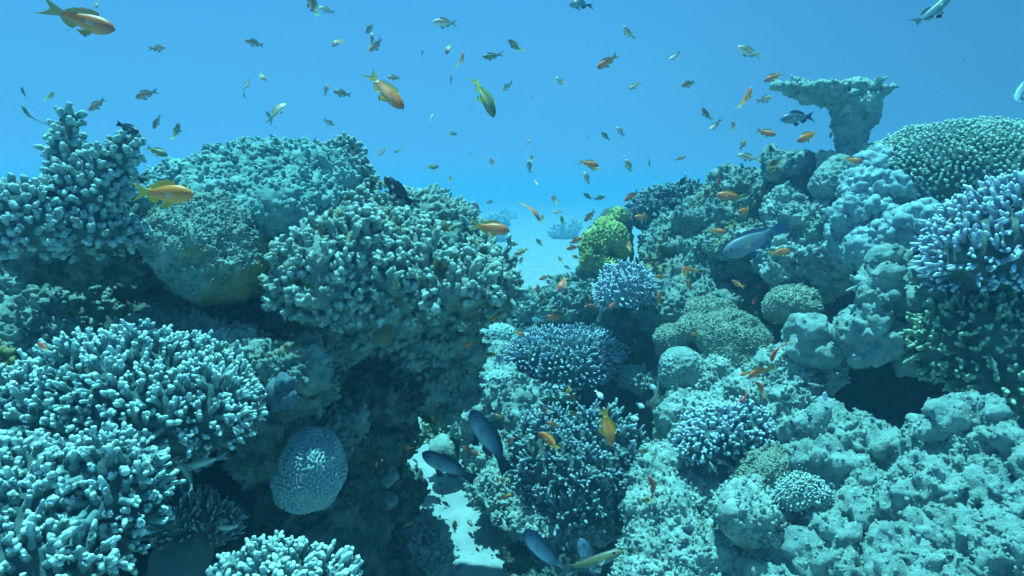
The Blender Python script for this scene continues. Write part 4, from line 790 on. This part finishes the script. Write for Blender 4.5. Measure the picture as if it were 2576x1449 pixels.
FISH = [
# ---- upper left water
(203,50,162,-14,'orange','large orange anthias with yellow fins high in the upper left corner',dict(yaw=10,roll=0,bend=-.25,size=.105)),
(400,485,165,-2,'yellow','bright orange-yellow anthias in front of the finger-coral column and dome',dict(d=1.1,yaw=8,roll=-6,bend=.25)),
(397,122,44,2,'brown','brownish anthias heading right below the large corner anthias',{}),
(642,108,46,172,'brown','anthias swimming left alone high above the dome coral',dict(roll=20)),
(366,236,60,196,'brown','anthias heading left midway between finger column and dome coral top',{}),
(61,240,48,105,'olive','thin upright fish nose up near the left edge, upper of two in line',dict(roll=65)),
(72,295,64,112,'olive','long thin fish nose up near the left edge, lower of two in line',dict(roll=60)),
(125,245,38,70,'olive','dark little fish touching the left side of the column tip',{}),
(245,262,52,222,'brown','anthias diving left just behind the tip of the finger column',{}),
(393,305,42,250,'brown','thin anthias seen edge-on diving above the dark wedge fish',dict(roll=60)),
(445,332,46,72,'olive','upright dark anthias nose up over the left slope of the dome',{}),
(393,380,56,-22,'olive','green translucent anthias heading down right just above dome slope',{}),
(321,322,68,-24,'dark','black wedge-shaped damselfish at the right twig of the column',dict(d=1.45,roll=0,shape='wrasse',name='damselfish')),
(657,190,42,-48,'peach','pale anthias nosing down right, upper of the trio over the dome',{}),
(621,212,36,240,'peach','tiny pale anthias nose down, middle of the trio over the dome',{}),
(615,247,28,92,'brown','tiny upright fish, lowest of the trio over the dome',dict(roll=60)),
(695,275,52,48,'peach','plump pale anthias turning up right above the dome coral',dict(yaw=38)),
(676,290,26,122,'olive','small faint fish tucked beside the plump turning anthias',{}),
(820,225,30,75,'brown','small upright fish left of the left-swimming anthias over the knob coral',{}),
(862,235,48,168,'brown','anthias swimming left toward the small upright fish',{}),
(826,307,26,-30,'peach','tiny pale fish just above the right side of the dome',dict(yaw=45)),
(789,18,64,112,'brown','half-seen anthias nose up at the top photo edge, left of centre',{}),
(822,24,42,170,'peach','pale-bellied anthias beside the half-seen one at the top edge',{}),
(852,100,50,238,'brown','anthias diving down left under the pair at the top edge',{}),
(930,72,28,205,'brown','small fish turning away above the crossed pair',dict(yaw=50)),
(938,112,58,96,'peach','pale upright anthias crossing in front of another',dict(d=2.2,roll=60,bend=.5)),
(950,114,52,208,'brown','anthias crossing behind the pale upright one',dict(d=2.6)),
(240,8,32,-62,'brown','small fish nosing down at the top edge above the corner anthias',{}),
# ---- upper middle water
(1120,57,66,177,'peach','brightly lit cream anthias facing left near the top middle',dict(yaw=0,roll=10)),
(1460,8,54,181,'grey','dark blue-grey fish cut off by the top edge',{}),
(1062,134,24,85,'brown','tiny upright fish left of the diving anthias near top middle',dict(roll=50)),
(1128,118,42,258,'brown','anthias diving steeply below the cream one',{}),
(1160,153,44,72,'orange','copper upright anthias right of the steeply diving one',dict(roll=50)),
(1237,142,46,189,'olive','green-backed anthias heading left above the big olive diver',{}),
(1297,117,50,138,'olive','dark anthias pointing up left, right of the green-backed one',{}),
(1580,85,46,123,'peach','speckled pale fish pointing up left in the upper right middle',dict(roll=50)),
(1528,155,62,213,'orange','orange anthias with raised tail heading down left over the gap',{}),
(1697,142,36,215,'peach','small pale fish heading down left, right of the raised-tail one',{}),
(968,225,136,-46,'orange','big orange anthias diving down right over the middle',dict(size=.11,yaw=0,roll=25,bend=0)),
(993,194,36,190,'brown','small fish peeking out behind the back of the big orange diver',dict(d=2.6)),
(1222,235,128,-72,'olive','big olive anthias diving straight down with yellow tail on top',dict(size=.11,yaw=0,roll=45,bend=.25)),
(1275,218,24,215,'peach','tiny face-on fish right of the big olive diver',dict(yaw=55)),
(1134,202,26,82,'brown','tiny upright fish between the two big divers',dict(roll=50)),
(1412,207,38,136,'peach','pale fish pointing up left alone in the clear water',{}),
(1598,215,38,216,'brown','brown fish heading down left below the raised-tail orange one',{}),
(1734,210,34,190,'brown','small brown fish between pale-headed fish and pillar top',dict(yaw=40)),
(1085,305,38,84,'peach','thin pale upright fish below the gap between big divers',dict(roll=65)),
(1136,335,30,-14,'olive','small dull fish heading right below the thin pale upright one',{}),
(1328,360,26,68,'brown','tiny fish nose up in the empty middle water',dict(roll=40)),
(1524,343,32,136,'olive','dark small fish, left of two pointing up left over the gap',{}),
(1562,332,34,131,'peach','white-faced small fish, right of two pointing up left over the gap',{}),
(962,381,30,230,'peach','small peach fish diving left beside the knob coral shoulder',{}),
(1001,381,24,182,'olive','tiny fish heading left, right of the small peach diver',{}),
(1086,422,36,20,'olive','dull green fish heading up right over the pale summit rock',{}),
(1239,410,32,120,'brown','small fish pointing up left over the sand horizon',{}),
(1130,453,24,76,'olive','tiny upright fish above the pale summit rock',{}),
(1332,420,34,100,'peach','pale pink upright fish, front one of a close pair over the gap',dict(d=2.9)),
(1337,400,24,85,'olive','greenish fish right behind the pale pink upright one',dict(d=3.4)),
(1350,462,22,112,'peach','tiny blush fish under the close upright pair',{}),
(1482,410,52,-13,'orange','orange anthias facing right with a second fish beneath it',dict(d=2.4)),
(1497,424,38,158,'brown','yellowish fish under the right-facing orange one',dict(d=2.7)),
(1477,448,36,115,'peach','white-faced fish pointing up beneath the orange pair',{}),
(1583,420,42,122,'peach','pale-flanked fish pointing up left, lower of a stacked two',dict(d=2.7)),
(1574,402,20,100,'white','pale little fish touching the head of the stacked one below',dict(d=3.0,group='anthias schooling over the reef',shape='anthias')),
(1633,403,32,272,'olive','thin fish hanging nose down left of the right slope crest',dict(roll=65)),
(1712,397,30,20,'brown','small fish heading right above the dark crest coral',{}),
(965,455,44,-76,'olive','long thin fish nose down at the right rim of the dome',dict(roll=60)),
(1003,480,100,135,'dark','dark broad fish rising from behind the pale summit rock',dict(d=2.5,roll=0,yaw=0,shape='wrasse',name='wrasse')),
# ---- upper right water
(1885,132,66,153,'peach','white-faced anthias pointing up left high over the pillar',{}),
(2338,36,150,41,'grey','long grey fish with dark forked tail leaving the top right edge',dict(d=1.1,yaw=0,roll=20,shape='slim')),
(1948,192,50,205,'orange','pink-orange anthias just above the left arm of the pillar',{}),
(1877,250,62,72,'orange','slim copper anthias nose up left of the pillar arm',dict(roll=65)),
(1925,249,44,22,'peach','round peach anthias under the pillar arm tip',dict(yaw=30)),
(1776,290,44,118,'brown','rusty fish pointing up left with a pale fish at its tail',dict(roll=50)),
(1797,317,36,222,'peach','pale yellow fish at the tail of the rusty one',{}),
(1847,322,40,102,'brown','dark thin upright fish left of the right-facing one by the pillar',dict(roll=65)),
(1925,333,50,-20,'orange','dull orange anthias facing right beneath the peach round one',{}),
(2012,294,96,187,'grey','grey forked-tail damselfish in front of the pillar stem',dict(d=2.4,roll=0,yaw=5,shape='anthias',name='damselfish',group='none')),
(2037,340,68,208,'orange','orange anthias with spread fins left of the pillar stem',dict(roll=0)),
(1870,362,32,58,'brown','small rusty fish curling up above the slope crest',dict(yaw=35)),
(1883,396,54,165,'peach','pale pink anthias facing left above the cracked rock head',{}),
(1940,376,24,100,'dark','tiny black upright fish sitting on the cracked rock head',dict(shape='damsel')),
(1810,445,44,-94,'red','thin red-brown fish hanging nose down at the slope crest',dict(roll=65)),
(2145,402,46,-18,'orange','light orange fish in front of the pillar foot',{}),
(1717,457,28,60,'dark','tiny dark fish over the dark crest coral',dict(shape='damsel')),
(2552,248,120,52,'blue','blurred silvery fish leaving at the right photo edge',dict(d=1.2,group='none',shape='slim')),
# ---- gap over the sand
(1230,572,106,-10,'orange','big orange anthias facing right at the rim of the left head',dict(d=1.5,yaw=0,roll=5,bend=0)),
(1199,523,40,128,'peach','pale-faced fish pointing up left above the big rim anthias',{}),
(1235,508,24,192,'brown','tiny fish heading left above the sand horizon',{}),
(1345,527,62,-66,'red','curved fish with a red flank stripe diving over the sand',dict(roll=65,bend=.5)),
(1363,555,36,84,'olive','upright olive fish beside the curved striped diver',dict(roll=50)),
(1396,505,34,118,'brown','brown fish with thin tail pointing up over the sand horizon',{}),
(1400,532,18,180,'peach','tiny round pale fish below the thin-tailed one',dict(yaw=50)),
(1414,555,26,100,'olive','small upright fish over the hazy middle coral head',{}),
(1485,542,42,225,'brown','copper fish heading down left beside the lettuce coral',{}),
(1480,494,30,150,'olive','left fish of a facing pair above the gap',{}),
(1506,498,32,12,'olive','right fish of a facing pair above the gap',{}),
(1590,492,44,215,'orange','hazy orange fish at the left end of the dark crest coral',dict(d=3.3)),
(1670,490,50,192,'dark','dark oval damselfish over the crest coral',dict(d=3.4,shape='damsel')),
(1446,606,40,25,'orange','orange-brown fish heading up right, upper of two by the lettuce coral',{}),
(1441,622,34,195,'orange','orange-brown fish heading left, lower of two by the lettuce coral',{}),
(1357,610,28,132,'brown','small fish pointing up left over the bright middle sand',{}),
(1312,633,42,205,'olive','olive fish heading left low over the bright sand',{}),
(1411,655,24,120,'brown','small brown fish over the sand, left of the lettuce coral foot',{}),
(1450,647,24,160,'brown','tiny fish at the shaded foot of the lettuce coral',{}),
(1310,658,24,75,'olive','small curled fish low over the sand by the left head',{}),
(1428,673,22,152,'brown','tiny dark fish over the sand above the leafy crest',{}),
(1370,698,30,200,'orange','small orange fish over the sand edge above the leafy crest',{}),
(1415,712,52,246,'red','red-orange anthias diving onto the leafy rock crest',dict(d=3.2)),
(1353,730,32,92,'orange','hazy orange upright fish at the left end of the leafy crest',dict(d=3.5)),
(1395,800,44,170,'orange','plump orange fish facing left before the leafy crest',dict(d=3.2)),
(1490,768,28,182,'red','small bright orange fish left of the lilac finger cushion',{}),
(1541,765,28,225,'orange','small orange fish at the foot of the lilac finger cushion',{}),
(1580,815,32,195,'orange','small orange fish in the shade under the lilac cushion',{}),
(1600,862,26,112,'orange','tiny upright orange fish in the shade right of the finger dome',{}),
(1618,545,46,185,'orange','orange-brown fish beside the upper rim of the lettuce coral',{}),
(1840,492,76,178,'orange','large orange anthias facing left over the upper slope face',dict(d=2.7)),
(1880,530,54,190,'orange','orange anthias below the large one on the upper slope',dict(d=2.7)),
(1806,580,46,-15,'orange','orange fish facing right left of the big blue wrasse',dict(d=2.7)),
(1963,633,56,4,'orange','orange fish facing right beneath the tail of the blue wrasse',dict(d=2.2)),
(1665,697,32,172,'orange','small orange fish right of the lilac cushion top',{}),
(1658,750,36,92,'orange','upright orange fish right of the lilac cushion',{}),
(1582,622,32,85,'orange','upright orange fish between lettuce coral and slope',{}),
(1735,678,42,172,'orange','orange fish facing left, one of two crossing on the slope',dict(d=2.8)),
(1722,684,30,100,'red','reddish fish crossing another on the slope',dict(d=2.7)),
(1735,716,30,135,'orange','small orange fish below the crossing two',{}),
(1856,714,34,148,'orange','small orange fish pointing up left above the olive leather dome',{}),
(1905,720,30,25,'orange','small orange fish right of the others above the leather dome',{}),
(1898,755,26,250,'red','tiny red-orange fish diving at the leather dome',{}),
(1748,840,22,180,'yellow','tiny yellow-orange fish over the paler leather coral',{}),
(1950,876,74,262,'red','curved orange anthias diving beside the double-lobed coral',dict(d=2.0,roll=55,bend=.5)),
(1908,932,64,208,'orange','bright orange anthias heading down left, overlapping another',dict(d=2.0)),
(1874,939,30,195,'orange','orange fish partly behind the bright overlapping one',dict(d=2.15)),
(1880,998,52,206,'red','slim red fish heading down left on the sloping rock neck',dict(d=2.0,roll=55)),
(1917,976,44,132,'red','curved red-orange fish pointing up left on the rock neck',dict(d=2.1,bend=.5,roll=50)),
(1645,1222,60,118,'red','curved red-orange fish alone over the bright lower slope',dict(d=1.9,bend=.5,roll=60)),
(1528,1070,108,-78,'yellow','yellow-finned anthias nose down in front of the twig thicket',dict(d=2.1,roll=15,yaw=0,bend=0)),
(1388,1108,72,152,'orange','dull orange anthias resting on the upper left of the thicket',dict(d=2.2)),
# ---- larger grey and blue fish
(1232,1105,172,123,'slate','large slate-blue wrasse with pale flank nosing up left in mid channel',dict(d=2.05,yaw=0,roll=0,bend=.25)),
(1130,1174,152,153,'slate','dark-headed wrasse with pale flank hanging over the white sand',dict(d=2.05,yaw=0,roll=10,bend=0)),
(1372,1392,156,131,'slate','large slate-blue wrasse at the bottom edge, left of a close pair',dict(d=1.9,yaw=0,roll=0,bend=0)),
(1485,1415,130,113,'slate','large slate-blue wrasse partly behind the yellow-striped fish',dict(d=2.0,yaw=0,roll=0,bend=0)),
(1482,1416,176,20,'goat','long slender yellow-striped fish crossing the bottom edge',dict(d=1.7,yaw=0,roll=10,bend=.25)),
(1900,604,176,24+180,'wrasse','big blue-grey wrasse with a dark side spot before the right slope',dict(d=2.2,yaw=0,roll=0,bend=0)),
# ---- pale blue damsels round the finger dome
(1352,805,30,170,'blue','pale blue damselfish above the brain coral behind the dome',{}),
(1437,823,28,172,'blue','pale blue damselfish at the top rim of the finger dome',{}),
(1437,835,26,168,'blue','pale blue damselfish just under the one at the dome rim',{}),
(1345,851,30,176,'blue','pale blue damselfish in front of the right brain coral',{}),
(1367,860,26,170,'blue','pale blue damselfish on the upper left of the dome',{}),
(1444,857,30,172,'blue','pale blue damselfish over the middle of the finger dome',{}),
(1469,862,28,158,'blue','pale blue damselfish right of the one over the dome middle',{}),
(1307,893,34,160,'blue','pale blue damselfish at the left edge of the finger dome',{}),
(1372,895,32,182,'blue','pale blue damselfish over the lower left of the dome',{}),
(1460,890,32,158,'blue','pale blue damselfish over the lower right of the dome',{}),
(1559,901,36,205,'blue','pale blue damselfish beyond the right edge of the dome',{}),
(1260,908,40,122,'blue','larger pale blue damselfish diving left of the finger dome',{}),
(1312,858,26,175,'blue','pale blue damselfish between the two brain corals',{}),
(1469,820,26,140,'blue','pale blue damselfish above the right side of the dome',{}),
(1507,775,30,150,'blue','pale blue damselfish under the lilac finger cushion',{}),
# ---- white damsels
(1509,992,30,-58,'white','white damselfish nosing down under the finger dome edge',dict(d=2.35,yaw=0,roll=20)),
(1609,1019,28,-25,'white','white damselfish, middle one over the dark hollow',dict(d=2.35,yaw=0,roll=20)),
(1592,1051,32,-15,'white','plumpest white damselfish low over the dark hollow',dict(d=2.35,yaw=0,roll=20)),
(1637,971,30,-25,'white','white damselfish highest right over the dark hollow',dict(d=2.35,yaw=0,roll=20)),
(1494,1028,32,-80,'white','thin white fish nose down left of the yellow anthias',dict(d=2.3,roll=65)),
(2075,999,28,95,'white','pale upright little fish before the dark right cave',dict(group='none')),
(2050,968,40,168,'striped','dim pale slender fish at the ceiling of the right cave',{}),
(2147,723,44,205,'striped','grey-green slender fish against the rock tower',{}),
(1797,1180,40,122,'striped','dark slender fish below the fine pale finger clump',{}),
# ---- small ones in the channel and around the thicket
(1089,1054,22,122,'orange','tiny orange fish in front of the little bush coral',{}),
(1072,1093,24,82,'brown','tiny brown fish over the sand beside the olive stone',{}),
(1030,1126,26,172,'orange','small orange fish at the left bank of the sand channel',{}),
(1060,1118,18,190,'dark','tiny black fish over the sand by the left bank',dict(shape='damsel')),
(1049,1184,16,80,'dark','tiny black fish under the dark-headed wrasse',dict(shape='damsel')),
(947,1169,18,85,'yellow','tiny golden fish in the shade above the honeycomb plate',{}),
(1114,1239,30,88,'dark','dark upright fish over the white channel sand',dict(shape='anthias',group='anthias schooling over the reef')),
(1105,1263,28,115,'dark','dark fish at the right bank of the dark channel rock',dict(shape='anthias',group='anthias schooling over the reef')),
(1124,1268,28,158,'dark','dark fish heading left low over the channel sand',dict(shape='anthias',group='anthias schooling over the reef')),
(1174,1128,28,160,'orange','small orange fish below the large slate-blue channel wrasse belly',{}),
(1199,1139,30,165,'orange','small orange fish, right one of two beneath the channel wrasse',{}),
(1254,1046,22,165,'orange','tiny orange fish on the lumpy mid-reef rock',{}),
(1282,1109,32,28,'orange','small orange fish right of the channel wrasse tail',{}),
(1392,1068,36,165,'orange','small orange fish above the thicket top',{}),
(1272,1251,32,28,'yellow','small yellow fish over the bright rubble left of the thicket',{}),
(1264,1214,24,80,'yellow','tiny yellow upright fish at the left foot of the thicket',{}),
(1094,1328,24,172,'brown','tiny brown fish over the rubble mound top',{}),
(1144,1326,36,88,'olive','olive upright fish over the lower channel sand',{}),
(1025,1318,32,20,'brown','brown fish in the shade between dark rock and rubble mound',{}),
(1277,1401,36,-28,'peach','pale fish heading down right at the bottom of the channel',{}),
(1452,1343,38,-28,'dark','dark slender fish over the dead coral slab edge',dict(shape='slim')),
(1202,1386,22,110,'orange','tiny orange fish over the lowest channel sand',{}),
(1185,1346,22,135,'dark','tiny dark fish in the middle of the lower channel sand',dict(shape='anthias',group='anthias schooling over the reef')),
(1445,1040,30,165,'olive','dull green fish in the hollow above the thicket',{}),
(1622,1136,34,170,'olive','pale green fish right of the thicket',{}),
(1630,1260,38,170,'olive','greenish fish low on the bright slope by the thicket',{}),
(1428,985,26,60,'yellow','tiny yellow fish beside the small pale finger clump',{}),
(1440,1000,24,60,'orange','tiny orange-yellow fish below the small pale finger clump',{}),
(1372,1035,28,112,'orange','small orange fish left of the hollow over the thicket',{}),
(1240,893,36,178,'olive','olive fish over the mid-reef rock left of the dome',{}),
(1180,865,30,200,'orange','hazy orange fish by the shaded right side of the left head',{}),
(1245,800,30,205,'orange','orange-brown fish at the left end of the mid reef crest',{}),
(1305,838,30,-20,'orange','orange-brown fish between the brain corals and crest',{}),
(1556,928,32,72,'orange','orange fish right below the outermost blue damselfish',{}),
# ---- lower left
(505,1166,124,192,'striped','dark fish with pale stripes hovering at the cave mouth',dict(d=1.3,yaw=0,roll=0)),
(480,1196,100,140,'striped','dim striped fish behind the other in the cave mouth',dict(d=1.5,yaw=10,roll=0)),
(112,872,40,150,'red','small red-orange fish half hidden at the left edge shelf',{}),
(560,1330,80,12,'striped','dim slender fish low in the dark cave',dict(d=1.5,yaw=0)),
]
for r in FISH:
    kw = dict(r[6])
    fish(*r[:6], **kw)
for o in SC.objects:
    if o.get('group') == 'none': del o['group']
haze()
